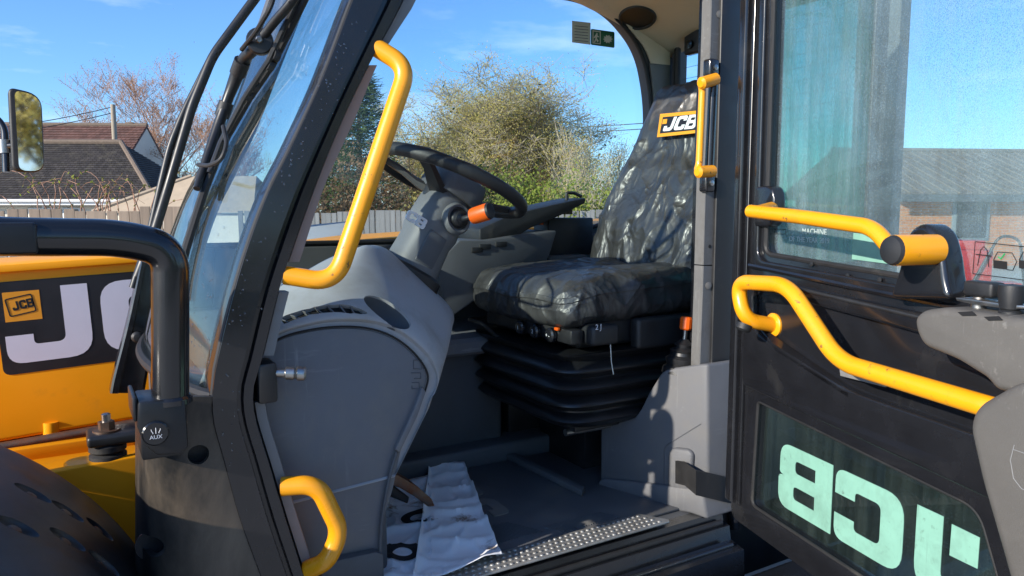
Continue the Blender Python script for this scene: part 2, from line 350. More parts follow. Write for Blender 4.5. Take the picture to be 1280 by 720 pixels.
def creases(m, sc=8.5, dist=.024, strength=1.0):
    """fine sharp folds of a loose plastic cover"""
    nt = m.node_tree; b = nt.nodes['Principled BSDF']; co = coords(nt, (1, 1.25, .8)); wp_ = nd(nt, 'ShaderNodeTexNoise', Scale=4., Detail=2.); lnk(nt, co, wp_.inputs['Vector'])
    ad = nd(nt, 'ShaderNodeVectorMath'); ad.operation = 'MULTIPLY_ADD'; lnk(nt, wp_.outputs['Color'], ad.inputs[0]); ad.inputs[1].default_value = (.28, .28, .28); lnk(nt, co, ad.inputs[2])
    h = None
    for k, (scl, am) in enumerate(((sc, 1.), (sc*2.2, .40), (sc*5.2, .09))):
        v_ = nd(nt, 'ShaderNodeTexVoronoi', Scale=scl); v_.feature = 'SMOOTH_F1' if k == 0 else 'F1'; lnk(nt, ad.outputs[0], v_.inputs['Vector'])
        if k == 0: v_.inputs['Smoothness'].default_value = .25
        t_ = mathn(nt, 'MULTIPLY', v_.outputs['Distance'], am); h = t_ if h is None else mathn(nt, 'ADD', h, t_)
    bp = nd(nt, 'ShaderNodeBump', Strength=strength, Distance=dist); lnk(nt, h, bp.inputs['Height']); lnk(nt, bp.outputs[0], b.inputs['Normal'])
creases(VINYL)
ORG = mat('orange_grip', (.75, .11, .006), .4, var=.06, bump=.1, bs=400)
STEEL = mat('worn_steel', (.42, .41, .39), .35, metal=1., var=.15, vs=30, dirt=(.16, .10, .06), ds=18, dth=(.55, .78), dr=.7)
RUST = mat('rusty_steel', (.15, .105, .08), .45, metal=.7, var=.25, vs=24, dirt=(.20, .07, .03), ds=20, dth=(.46, .66), dr=.8)
ALU = mat('tread_aluminium', (.42, .42, .41), .55, metal=.8, var=.12, vs=25, dirt=(.14, .12, .095), ds=16, dth=(.48, .78), dr=.85)
WHT = mat('white_print', (.72, .72, .74), .45, var=.03, vs=20)
DECW = mat('pale_decal_letters', (.66, .66, .76), .4, var=.03, vs=20)
DECK = mat('black_decal', (.014, .014, .018), .4, var=.15, vs=15)
DECO = mat('orange_decal', (.80, .33, .02), .45, var=.05, vs=20)
MINT = mat('mint_glass_letters', (.22, .44, .35), .35, var=.06, vs=30, dirt=(.15, .29, .23), ds=14, dth=(.48, .78), dr=.6, coat=.6, scuff=(.13, .24, .19), chip=(.08, .13, .11))
MATF = mat('rubber_floor_mat', (.10, .105, .114), .55, var=.2, vs=10, bump=.35, bs=420, dirt=(.16, .145, .12), ds=5, dth=(.50, .80), dr=.9)
PAPER = mat('paper_sheet', (.90, .91, .93), .8, var=.02, vs=6, bump=.25, bs=60, dirt=(.30, .22, .16), ds=9, dth=(.60, .68), dr=.95)
SEAM = mat('dark_seam', (.006, .006, .007), .7)
GREEN = mat('sign_green', (.02, .16, .08), .5, var=.05)
LBL = mat('pale_label', (.72, .70, .62), .6, var=.06, vs=40)
BOOTR = mat('lever_boot_rubber', (.013, .0135, .015), .42, var=.2, vs=20, bump=.1, bs=300)
MUD = mat('mudguard_plastic', (.015, .0155, .017), .40, var=.25, vs=6, bump=.2, bs=300, dirt=(.075, .08, .085), ds=4, dth=(.50, .74), dr=.55)
WINDS = glassmat('windscreen_glass', (.86, .93, .925), haze=.02, refl=1.0)
CABG = glassmat('cab_window_glass', (.915, .955, .965), haze=.012, hz=(.8, .85, .85), refl=.8)
QUART = glassmat('quarter_window_glass', (.50, .88, .76), haze=.62, hz=(.25, .60, .46), drops=.1, dscale=120, streak=.5, refl=.9)
DOORG = glassmat('wet_door_glass', (.80, .90, .89), haze=.26, hz=(.50, .62, .66), drops=.28, dscale=520, streak=.4, refl=.9)
LOWG = glassmat('dirty_lower_glass', (.50, .60, .60), haze=.24, hz=(.13, .17, .15), drops=.06, dscale=200, streak=.5, refl=1.1)
MIRR = mat('mirror_glass', (.88, .89, .90), .03, metal=1., var=.02, rv=.01)
WATER = glassmat('water_drop', (.9, .93, .95), refl=2.5)

# ================================================================ the setting
GRD = mat('pale_bounce_concrete', (.43, .415, .385), .9, var=.10, vs=3, bump=.6, bs=60, dirt=(.34, .325, .295), ds=.35, dth=(.45, .7), dr=.95)  # concrete tone made paler so the yard bounces light into shaded parts
box('ground', (-400, -400, -1), (400, 400, 0), GRD, bev=0)['kind'] = 'structure'

# ================================================================ the telehandler
T = root('telehandler', (.9, 2.3, 0), 'yellow and black telehandler with its cab door standing wide open', 'telehandler')
YL = 1.32
# --- front pillar nearest the door opening
AL = [(528, -230), (438, 0), (400, 100), (360, 187), (330, 247), (297, 340), (267, 460), (263, 500), (265, 530), (277, 573), (297, 647), (320, 710), (350, 790)]
AR = [(612, -230), (508, 0), (467, 77), (433, 147), (397, 235), (360, 340), (350, 373), (332, 447), (325, 470), (320, 490), (323, 523), (340, 580), (360, 647), (380, 710), (405, 790)]
strip('door_pillar', AL, AR, -230, 790, [(0, .07), (.0, .012), (.05, .0), (.56, -.004), (.60, .010), (.68, .010), (.715, -.002), (.93, .0), (.97, .012), (1, .02), (1, .07)], YL, BLK, T, 64)
_t = sorted([(P(interp(AL, y), y, Y=YL).z, P(interp(AL, y), y, Y=YL).x) for y in range(-230, 520, 12)])
def AX(z): return interp([(x, zz) for zz, x in _t], z)
def ws(Y, z): return AX(z) + .012 - .075*math.sin(math.pi*max(0, min(1, (Y-1.335)/.885)))**.8
def march(px, py, f, t0=.6, t1=4.0, n=700):
    d = ray(px, py); last = None
    for i in range(n):
        t = t0+(t1-t0)*i/n; s = f(CAM+d*t) > 0
        if last is not None and s != last: return CAM+d*t
        last = s
    return CAM+d*1.9
def WS(px, py, off=.0): return march(px, py, lambda q: q.x-ws(q.y, q.z)+off)
# --- windscreen
rows = []
for i in range(25):
    z = 1.285+(2.36-1.285)*i/24; rows.append([V((ws(1.335+.885*k/24, z), 1.335+.885*k/24, z)) for k in range(25)])
wsc = loft('windscreen', rows, WINDS, T); md = wsc.modifiers.new('thickness', 'SOLIDIFY'); md.thickness = .005
rail = [V((ws(1.335+.885*k/24, 1.285)-.004, 1.335+.885*k/24, 1.28)) for k in range(25)]
tube('windscreen_seal', rail, .011, RUB, wsc, seg=8)
tube('windscreen_seal', [V((ws(2.22, 1.285+.0448*i)-.002, 2.222, 1.285+.0448*i)) for i in range(25)], .007, RUB, wsc, seg=8)
tube('windscreen_seal', [V((ws(1.335, 1.285+.0448*i)-.004, 1.328, 1.285+.0448*i)) for i in range(25)], .008, RUB, wsc, seg=8)
# far front pillar
rows = []
for i in range(24):
    z = .9+(2.42-.9)*i/23; x = AX(max(z, 1.25))+.02 + (max(0, 1.25-z)*.45); rows.append([V((x, 2.225, z)), V((x+.065, 2.225, z)), V((x+.065, 2.275, z)), V((x, 2.275, z))])
loft('front_pillar', rows, BLK, T, True, True)
# grey inner trim along the pillar
A2 = [(x-1, y) for x, y in AR]; B2 = [(625, -230), (524, 0), (492, 50), (474, 83), (448, 147), (409, 233), (379, 325), (366, 362), (347, 440), (342, 470)]
tr = strip('pillar_trim', A2, B2, -230, 52, [(0, .05), (0, .012), (.9, .012), (1, .02), (1, .05)], YL, TRIM, T, 14)
strip('pillar_trim', A2, B2, 80, 328, [(0, .05), (0, .012), (.9, .012), (1, .02), (1, .05)], YL, TRIM, T, 20)
strip('pillar_trim', A2, B2, 366, 446, [(0, .05), (0, .012), (.9, .012), (1, .02), (1, .05)], YL, TRIM, T, 10)
strip('pillar_trim', [(x+1, y) for x, y in AR], [(x+15, y) for x, y in AR], 506, 785, [(0, .05), (0, .018), (.9, .018), (1, .024), (1, .05)], YL, TRIM, T, 16)
# water drops on the pillar
rnd = random.Random(4); bm = bmesh.new()
spots = [(382, 160), (427, 85), (421, 81), (404, 94), (413, 105), (416, 112), (430, 55), (408, 100), (390, 118), (381, 148), (379, 188), (364, 200), (362, 208), (352, 220), (355, 230), (365, 230), (326, 302), (332, 298), (313, 320), (303, 362), (303, 407), (327, 386), (420, 72), (433, 60), (424, 92), (398, 107), (410, 108), (447, 10), (440, 30), (352, 214), (360, 196), (306, 392), (299, 430), (285, 470)]
for (x, y) in spots + [(interp(AL, y)+rnd.uniform(6, 36), y) for y in [rnd.uniform(0, 640) for _ in range(70)]]:
    c = P(x, y, Y=YL-.003); r = rnd.uniform(.0008, .0021)
    mm = Matrix.Translation(c) @ Matrix.Diagonal((r, r*.55, r*rnd.uniform(.9, 1.35), 1)); bmesh.ops.create_icosphere(bm, subdivisions=2, radius=1, matrix=mm)
from_bm('water_drops', bm, WATER, T)['kind'] = 'stuff'
bm = bmesh.new()
for k in range(170):
    x, y = (rnd.uniform(190, 265), rnd.uniform(330, 470)) if k < 100 else (rnd.uniform(215, 420), rnd.uniform(10, 420))
    if x > interp(AL, y)-6: continue
    c = WS(x, y, .001)
    if not (1.34 < c.y < 2.2 and c.z > 1.29): continue
    r = rnd.uniform(.0010, .0026); bmesh.ops.create_icosphere(bm, subdivisions=2, radius=1, matrix=Matrix.Translation(c) @ Matrix.Diagonal((r*.6, r, r*1.2, 1)))
from_bm('water_drops', bm, WATER, wsc)['kind'] = 'stuff'
# --- lower outer corner panel of the cab
def pc(y):
    a = interp(AL, y); row = [P(a+3, y, Y=YL+.004)]
    for f, dy in ((.25, .0), (.5, .006), (.72, .02), (.88, .045), (1, .10)): row.append(P(a+(171-a)*f, y, Y=YL+dy))
    row += [P(169, y, Y=YL+.16), P(169, y, Y=YL+.26)]
    return row
rows = [pc(y) for y in [496, 500, 508, 525, 550, 580, 620, 660, 700, 740, 790]]
lp = loft('corner_panel', rows, SIDE, T); md = lp.modifiers.new('thickness', 'SOLIDIFY'); md.thickness = .012; md.offset = -1
bpy.context.view_layer.update(); dgx = bpy.context.evaluated_depsgraph_get(); me = bpy.data.meshes.new_from_object(lp.evaluated_get(dgx)); lp.modifiers.clear(); lp.data = me
cut = []
for (x, y, r, dy) in ((190, 681, .018, .05), (247, 566, .017, .012)):
    cut.append(lathe('cut', [(r, -.05), (r, .05)], P(x, y, Y=YL+dy), (0, 1, 0), None))
carve(lp, cut)
for (x, y, r, dy) in ((190, 681, .018, .075), (247, 566, .017, .03)):
    lathe('bolt_pocket', [(r*1.5, 0), (r*1.5, .006)], P(x, y, Y=YL+dy), (0, 1, 0), BLKM, lp)
lathe('bolt', [(.006, -.004), (.007, .0), (.007, .008), (.004, .010)], P(248, 566, Y=YL+.045), (0, -1, 0), RUST, lp, 8)
box('cowl_top', (.16, 1.36, 1.245), (.30, 2.22, 1.272), DGREY, T, .008)
box('cab_front_wall', (.17, 1.42, .55), (.22, 2.22, 1.25), DGREY, T, .01)
# --- black tube and the bracket with the auxiliary socket
tube('guard_tube', [P(213, 505, Y=1.25), P(213, 312, Y=1.25), P(150, 297, Y=1.25), P(20, 296, Y=1.25), P(-90, 293, Y=1.25)], .0275, GLB, T, .10, 24, 14)
box('guard_tube_clamp', P(-130, 322, Y=1.22), (P(46, 278, Y=1.22)+V((0, .06, 0))), BLK2, T, .006, 3)
aux = prism('socket_bracket', [P(*q, Y=1.22) for q in ((173, 503), (232, 498), (236, 560), (226, 568), (196, 570), (180, 556), (172, 535))], (0, .09, 0), BLK2, T, .005)
box('mounting_plate', P(166, 512, Y=1.23)+V((0, 0, -.02)), P(171, 497, Y=1.23)+V((0, .10, 0)), BLK2, aux, .003)
lathe('socket_cap', [(.019, 0), (.019, .004), (.017, .006), (.0, .006)], P(194, 541, Y=1.22), (0, -1, 0), GLB, aux)
print_text('socket_lettering', 'AUX', P(195, 546.5, Y=1.2135), (1, 0, 0), (0, 0, 1), .0085, WHT, aux, .0003)
for dx, hh in ((-.004, .007), (0, .009), (.004, .007)):
    c = P(195, 542, Y=1.2132)+V((dx, 0, 0)); tube('socket_symbol', [c, c+V((dx*.1, 0, hh*.3)), c+V((dx*.5, 0, hh*.65)), c+V((dx*.6, 0, hh))], .0005, WHT, aux, seg=6)
lathe('tube_collar', [(.033, 0), (.033, .008), (.029, .012)], P(213, 503, Y=1.25), (0, 0, 1), BLK, aux)
box('bracket_arm', (P(205, 540, Y=1.25).x-.03, 1.29, 1.20), (P(205, 540, Y=1.25).x+.03, 1.42, 1.25), BLK2, aux, .004)
# --- things standing outside the windscreen
wip = tube('wiper_arm', [WS(385, -30, .05), WS(363, 5, .05), WS(342, 28, .05), WS(326, 50, .05)], .009, BLK2, T, .03, 10)
hub = WS(325, 52, .05); lathe('wiper_knuckle', [(.0, -.014), (.024, -.012), (.026, -.008), (.026, .008), (.024, .012), (.0, .014)], hub, (-.3, -1, 0), BLK2, wip)
lathe('wiper_bolt', [(.007, 0), (.007, .006), (.005, .008)], hub+V((-.004, -.014, 0)), (-.3, -1, 0), STEEL, wip, 8)
tube('wiper_arm_lower', [WS(322, 58, .05), WS(308, 70, .05), WS(300, 84, .045), WS(286, 120, .04), WS(272, 160, .035), WS(256, 205, .03), WS(246, 236, .03)], [.012, .012, .015, .011, .011, .009, .007], BLK2, wip, seg=10)
tube('wiper_collar', [WS(303, 76, .05), WS(297, 92, .045)], .0165, BLKM, wip, seg=12)
tube('wiper_collar', [WS(283, 128, .04), WS(277, 146, .035)], .015, BLKM, wip, seg=12)
tube('washer_hose', [WS(279, 158, .06), WS(284, 180, .06), WS(277, 200, .06), WS(262, 207, .06), WS(248, 206, .05)], .0042, RUB, wip, .05, 8)
tube('washer_hose', [WS(344, -10, .09), WS(338, 10, .09), WS(320, 40, .08), WS(302, 62, .07)], .0045, RUB, wip, .03, 8)
tube('wiper_blade', [WS(395, -30, .012), WS(340, 80, .012), WS(310, 124, .012), WS(280, 176, .012), WS(256, 236, .012), WS(232, 312, .012), WS(219, 372, .012)], .0085, RUB, wip, seg=8)
tube('wiper_blade_spine', [WS(380, -20, .025), WS(336, 76, .03), WS(306, 122, .025), WS(276, 178, .025), WS(262, 216, .02)], .006, BLK2, wip, seg=8)
for (x, y) in ((345, 70), (338, 82), (310, 120), (282, 172), (318, 108)): lathe('blade_clip', [(.0, -.006), (.011, -.006), (.011, .006), (.0, .006)], WS(x, y, .02), (-1, -.2, .3), BLKM, wip, 10)
bars = tube('wiper_link', [P(340, -30, Y=2.12), P(316, 2, Y=2.12), P(266, 70, Y=2.12), P(240, 133, Y=2.12), P(211, 232, Y=2.12), P(192, 294, Y=2.12), P(172, 346, Y=2.12)], .0125, BLK2, T, .03, 12)
tube('wiper_link_rod', [P(264, 72, Y=2.13), P(230, 140, Y=2.13), P(213, 182, Y=2.13), P(201, 232, Y=2.13), P(186, 298, Y=2.13), P(166, 360, Y=2.13)], .0095, BLK2, bars, .03, 12)
lo = strip('wiper_bracket', [(184, 290), (160, 400), (140, 478), (137, 495)], [(206, 290), (196, 400), (184, 478), (181, 495)], 305, 492, [(0, .05), (.0, .004), (.06, 0), (.22, 0), (.26, .006), (.9, .006), (1, .02), (1, .05)], 2.10, BLK, T, 14)
lathe('pivot_bolt', [(.014, 0), (.014, .008), (.009, .014), (.0, .015)], P(171, 421, Y=2.10), (0, -1, 0), BLKM, lo, 12)
# --- upper shell: ceiling, walls, glass
def zc(X, Y):
    z = 2.415
    if X > 1.5: z -= .14*((X-1.5)/.58)**1.6
    if Y > 1.9: z -= (.03+.05*max(0, X-1.2))*((Y-1.9)/.36)**2
    return z
hl_rows = [[V((X, Y, zc(X, Y))) for Y in [1.33+.93*k/16 for k in range(17)]] for X in [.62+1.48*i/20 for i in range(21)]]
rf = box('roof', (.55, 1.27, 2.425), (2.16, 2.32, 2.52), BLK, T, .03, 4)
hl = loft('headlining', hl_rows, HEAD, rf); md = hl.modifiers.new('t', 'SOLIDIFY'); md.thickness = .006; md.offset = 1
sp = march(797, 21, lambda q: q.z-zc(q.x, q.y), 1.5, 4)
e = .01; nx = V((zc(sp.x+e, sp.y)-zc(sp.x-e, sp.y), zc(sp.x, sp.y+e)-zc(sp.x, sp.y-e), -2*e)).normalized()
lathe('speaker_grille', [(.068, -.004), (.070, .004), (.066, .010), (.060, .010), (.058, .005), (.0, .007)], sp, nx, BLKM, rf, 36)
lathe('headlining_plug', [(.012, 0), (.012, .003), (.0, .004)], march(758, 9, lambda q: q.z-zc(q.x, q.y), 1.5, 4), nx, HEAD, rf, 14)
win = [(.62, 2.36, .05), (.30, 1.50, .03), (1.55, 1.50, .03), (1.97, 1.60, .05), (1.992, 2.01, .12), (1.935, 2.215, .16), (1.80, 2.325, .10), (1.675, 2.363, .06)]
rwall = plate('right_wall', [[(.36, .60), (2.10, .60), (2.10, 2.30), (1.9, 2.36), (1.6, 2.385), (.60, 2.385), (.27, 1.48)], win], (0, 2.25, 0), (1, 0, 0), (0, 0, 1), -.05, .0, DGREY, T, .004, 10)
plate('corner_lining', [[(1.995, 2.165), (2.07, 2.165), (2.07, 2.30), (1.9, 2.345), (1.66, 2.378), (1.672, 2.37, .05), (1.80, 2.332, .10), (1.942, 2.222, .15), (1.975, 2.165)]], (0, 2.247, 0), (1, 0, 0), (0, 0, 1), 0, .012, HEAD, rwall, .004)
plate('pillar_lining', [[(1.955, 1.5), (2.07, 1.5), (2.07, 2.17), (1.967, 2.165), (1.994, 2.01, .1)]], (0, 2.247, 0), (1, 0, 0), (0, 0, 1), 0, .012, TRIM, rwall, .004)
plate('lower_lining', [[(.30, .83), (2.05, .83), (2.05, 1.56), (1.55, 1.49), (.36, 1.49)]], (0, 2.247, 0), (1, 0, 0), (0, 0, 1), 0, .012, DGREY, rwall, .003)
rg = plate('side_window', [[(x+(.02 if x > 1 else -.02), z+(.02 if z > 2 else -.02)) for x, z, *_ in win]], (0, 2.29, 0), (1, 0, 0), (0, 0, 1), 0, .005, CABG, T)
tube('window_seal', [V((q.x, 2.247, q.y)) for q in fil2(win, 10)]+[V((win[0][0]-.0, 2.247, win[0][1]-.05))], .008, RUB, rg, seg=8)
# notices on the side window
def onwin(x, y): q = P(x, y, Y=2.286); return (q.x, q.z)
plate('label_sheet', [[onwin(715, 26), onwin(738, 28.5), onwin(738, 56), onwin(715, 53)]], (0, 2.286, 0), (1, 0, 0), (0, 0, 1), 0, .001, LBL, rg)
for k in range(6): plate('label_line', [[onwin(718, 32+k*3.6), onwin(735, 33.6+k*3.6), onwin(735, 34.4+k*3.6), onwin(718, 32.8+k*3.6)]], (0, 2.2848, 0), (1, 0, 0), (0, 0, 1), 0, .0004, MGREY, rg)
plate('exit_notice', [[onwin(738.5, 36)+(.006,), onwin(768, 40)+(.006,), onwin(768, 60)+(.006,), onwin(738.5, 56)+(.006,)]], (0, 2.286, 0), (1, 0, 0), (0, 0, 1), 0, .001, GREEN, rg)
plate('notice_picture', [[onwin(740.5, 38), onwin(750.5, 39.3), onwin(750.5, 55.5), onwin(740.5, 54.2)], [onwin(741.5, 39.2), onwin(749.5, 40.3), onwin(749.5, 54.3), onwin(741.5, 53.2)]], (0, 2.2848, 0), (1, 0, 0), (0, 0, 1), 0, .0004, LBL, rg)
man = [(745.5, 41), (747, 42.5), (746.3, 44), (748.5, 46), (747.5, 46.8), (746, 46), (746, 48.5), (748, 51), (747, 53), (746, 52.6), (745, 50), (743.5, 53), (742, 53), (744, 48.5), (744, 46.5), (742.3, 48), (741.8, 47), (743.6, 44.2), (744.5, 43)]
plate('notice_picture', [[onwin(*q) for q in man]], (0, 2.2848, 0), (1, 0, 0), (0, 0, 1), 0, .0005, LBL, rg)
star = []
for k in range(20):
    a = 2*math.pi*k/20; rr_ = 6.2 if k % 2 == 0 else 4.2; star.append(onwin(759.5+rr_*math.cos(a), 49+rr_*.9*math.sin(a)))
plate('notice_picture', [star], (0, 2.2848, 0), (1, 0, 0), (0, 0, 1), 0, .0005, LBL, rg)
# rear wall and rear window
rwin = [(1.42, 1.60, .05), (2.205, 1.60, .05), (2.205, 2.285, .06), (1.42, 2.285, .05)]
rear = plate('rear_wall', [[(1.30, .60), (2.24, .60), (2.24, 2.34), (1.30, 2.34)], rwin], (2.08, 0, 0), (0, 1, 0), (0, 0, 1), 0, .05, DGREY, T, .004)
rw = plate('rear_window', [[(1.40, 1.58), (2.225, 1.58), (2.225, 2.305), (1.40, 2.305)]], (2.10, 0, 0), (0, 1, 0), (0, 0, 1), 0, .005, CABG, T)
ring = fil2(rwin, 6); tube('rear_window_seal', [V((2.078, q.x, q.y)) for q in ring]+[V((2.078, ring[0].x, ring[0].y))], .013, RUB, rw, seg=8)
for k in range(9): tube('heating_wire', [V((2.097, 1.45, 2.235-k*.042)), V((2.097, 2.19, 2.235-k*.042))], .0007, SEAM, rw, seg=5)
c = P(866, 52, X=2.06); box('window_catch', c-V((.01, .04, .045)), c+V((.02, .04, .05)), BLKM, rw, .01, 3)
lathe('catch_knob', [(.016, 0), (.016, .012), (.0, .014)], c-V((.01, 0, .012)), (-1, 0, 0), BLK, rw, 14)
# left side behind the door: quarter window and rear post
plate('quarter_frame', [[(1.40, .60), (2.13, .60), (2.13, 2.42), (1.40, 2.42)], [(1.47, 1.45, .04), (2.02, 1.45, .04), (2.02, 2.33, .05), (1.47, 2.33, .05)]], (0, 1.335, 0), (1, 0, 0), (0, 0, 1), -.05, 0, BLK2, T, .004)
plate('quarter_window', [[(1.44, 1.42), (2.05, 1.42), (2.05, 2.36), (1.44, 2.36)]], (0, 1.345, 0), (1, 0, 0), (0, 0, 1), -.005, 0, QUART, T)
box('door_header', (.62, 1.28, 2.345), (1.42, 1.37, 2.43), BLK, T, .015, 3)
# --- post the door hangs on
GL = [(893, -220), (889, 0), (881, 250), (878, 360), (874, 470), (872, 640)]; GR_ = [(912, -220), (906, 0), (896, 250), (893, 360), (891, 470), (889, 640)]
post = strip('hinge_post', [(908, -220), (904, 0), (893, 300), (887, 640), (884, 720)], [(945, -220), (940, 0), (927, 300), (919, 640), (916, 720)], -220, 672, [(0, .08), (0, .006), (.12, .0), (.2, .0), (.24, .012), (.42, .012), (.46, .0), (.58, .0), (.62, .022), (1, .026), (1, .08)], 1.345, BLK, T, 30)
gf = strip('post_flange', GL, GR_, -220, 331, [(0, .03), (0, .002), (.05, 0), (.95, 0), (1, .003), (1, .03)], 1.343, FLG, post, 12)
strip('post_flange', GL, GR_, 332.5, 648, [(0, .03), (0, .002), (.05, 0), (.95, 0), (1, .003), (1, .03)], 1.343, FLG, post, 12)
strip('hinge_seal', [(924, -220), (922, 0), (914, 240)], [(932, -220), (929, 0), (924, 240)], -220, 222, [(0, .02), (.1, 0), (.5, -.006), (.9, 0), (1, .02)], 1.343, RUB, post, 12)
strip('hinge_seal', [(912, 280), (907, 640)], [(922, 280), (916, 640)], 284, 640, [(0, .02), (.1, 0), (.5, -.006), (.9, 0), (1, .02)], 1.343, RUB, post, 12)
for (x, y) in ((918, 242), (917, 263), (911, 410), (911, 430), (908, 590)): lathe('hinge_bolt', [(.007, 0), (.007, .004), (.0, .006)], P(x, y, Y=1.352), (-.2, -1, 0), BLKM, post, 10)
for (x, y, m_) in ((885, 357, FLG), (882, 465, FLG), (899, 18, FLG)): lathe('flange_plug', [(.009, 0), (.009, .003), (.0, .005)], P(x, y, Y=1.343), (-.2, -1, 0), m_, post, 16)
for (x, y) in ((887, 308), (882, 500), (880, 585)): lathe('flange_hole', [(.0045, 0), (.0045, .0008), (.0, .0009)], P(x, y, Y=1.343), (0, -1, 0), SEAM, post, 12)
# yellow grab handle on the post
hb = tube('post_grab_handle', [P(892, 101, Y=1.30), P(876, 103, Y=1.30), P(878, 112, Y=1.30), P(874, 205, Y=1.30), P(871, 214, Y=1.30), P(887, 215, Y=1.30)], .0085, YEL, T, .01, 12)
for (x0, y0, x1, y1) in ((894, 99, 877, 104), (890, 214, 873, 215)):
    a, b = P(x0, y0, Y=1.29), P(x1, y1, Y=1.29); tube('handle_clamp', [a+(a-b)*.05, b, b+(b-a)*.12], [.0145, .0145, .009], YEL, hb, seg=14)
tube('handle_rod', [P(892, 96, Y=1.30), P(886, 222, Y=1.30)], .011, BLK, hb, seg=16)
for (x, y) in ((891, 85), (886, 229)):
    c = P(x, y, Y=1.335); box('handle_foot', c-V((.016, .008, .022)), c+V((.016, .02, .022)), BLK, hb, .007, 3); lathe('foot_bolt', [(.007, 0), (.007, .004), (.0, .006)], c-V((0, .008, 0)), (0, -1, 0), STEEL, hb, 8)
# --- pillar grab handles
tube('pillar_grab_handle', [P(468, 58, Y=1.335), P(510, 84, Y=1.30), P(419, 354, Y=1.30), P(356, 344, Y=1.335)], .017, YEL, T, .065, 20, 12)
tube('lower_grab_handle', [P(352, 608, Y=1.335), P(397, 605, Y=1.31), P(426, 665, Y=1.31), P(408, 703, Y=1.31), P(384, 712, Y=1.335)], .0175, YEL, T, .05, 20, 10)
st = box('door_striker', P(322, 505, Y=1.33)+V((0, -.01, 0)), P(345, 452, Y=1.33)+V((0, .05, 0)), BLK2, T, .006)
lathe('striker_pin', [(.008, 0), (.008, .018), (.012, .02), (.012, .034), (.009, .036), (.013, .04), (.013, .052), (.010, .055)], P(343, 466, Y=1.33), (1, -.35, -.08), STEEL, st, 16)
# --- sill
sill = plate('door_sill', [[(1.345, .818), (1.312, .818), (1.306, .795), (1.285, .79), (1.278, .755), (1.235, .745), (1.225, .60), (1.345, .60)]], (.30, 0, 0), (0, 1, 0), (0, 0, 1), 0, 1.13, BLK, T, .003)
tube('sill_seal', [V((.36, 1.297, .797)), V((1.41, 1.297, .797))], .008, RUB, sill, seg=10)
tube('sill_bead', [V((.36, 1.258, .753)), V((1.41, 1.258, .753))], .006, BLK, sill, seg=10)
q = [P(x, y, Z=.832) for x, y in ((560, 741), (797, 657), (822, 655), (834, 660), (640, 722), (586, 741))]
tp = prism('tread_plate', [V((.50, 1.312, .826)), V((1.245, 1.312, .826)), V((1.252, 1.322, .826)), V((1.21, 1.388, .826)), V((.50, 1.388, .826))], (0, 0, .006), ALU, sill, .002)
bm = bmesh.new()
for i in range(46):
    for j in range(4):
        x = .51+i*.0158+(.008 if j % 2 else 0)
        if x > 1.235-j*.01: continue
        bmesh.ops.create_icosphere(bm, subdivisions=2, radius=1, matrix=Matrix.Translation((x, 1.323+j*.0175, .832)) @ Matrix.Diagonal((.0050, .0050, .0028, 1)))
o = from_bm('tread_studs', bm, ALU, sill); o['kind'] = 'stuff'
tank = box('fuel_tank', (1.00, .93, .30), (2.6, 1.225, .70), BLK, T, .05, 5)
box('tank_step', (.45, 1.02, .38), (.98, 1.22, .42), ALU, T, .01)
for x in (.5, .9): box('step_bracket', (x, 1.03, .42), (x+.03, 1.21, .70), BLK2, T, .005)
# --- floor
box('cab_floor', (.15, 1.345, .74), (2.08, 2.24, .815), DGREY, T, .005)

# ---------------------------------------------------------------- dashboard console
panel_px = [(285, 480), (318, 441), (345, 427), (370, 418), (410, 411), (450, 411), (480, 418), (505, 432), (525, 452), (534, 470), (530, 490), (522, 520), (508, 545), (500, 570), (492, 610), (480, 650), (472, 694), (440, 700), (380, 745), (270, 745), (262, 600)]
def cr(a, b, c, d, t): return (b*2+(c-a)*t+(a*2-b*5+c*4-d)*t*t+(b*3-a-c*3+d)*t**3)*.5
def dens(p, n):
    o_ = []
    for i in range(len(p)-1):
        for k in range(n): o_.append(cr(p[max(i-1, 0)], p[i], p[i+1], p[min(i+2, len(p)-1)], k/n))
    return o_+[p[-1]]
panel_px = [tuple(v) for v in dens([V(q) for q in panel_px[:17]], 4)]+panel_px[17:]
sp_ = prism('dash_side_panel', [P(*q, Y=1.395) for q in panel_px], (0, .05, 0), MGREY, T, .004)
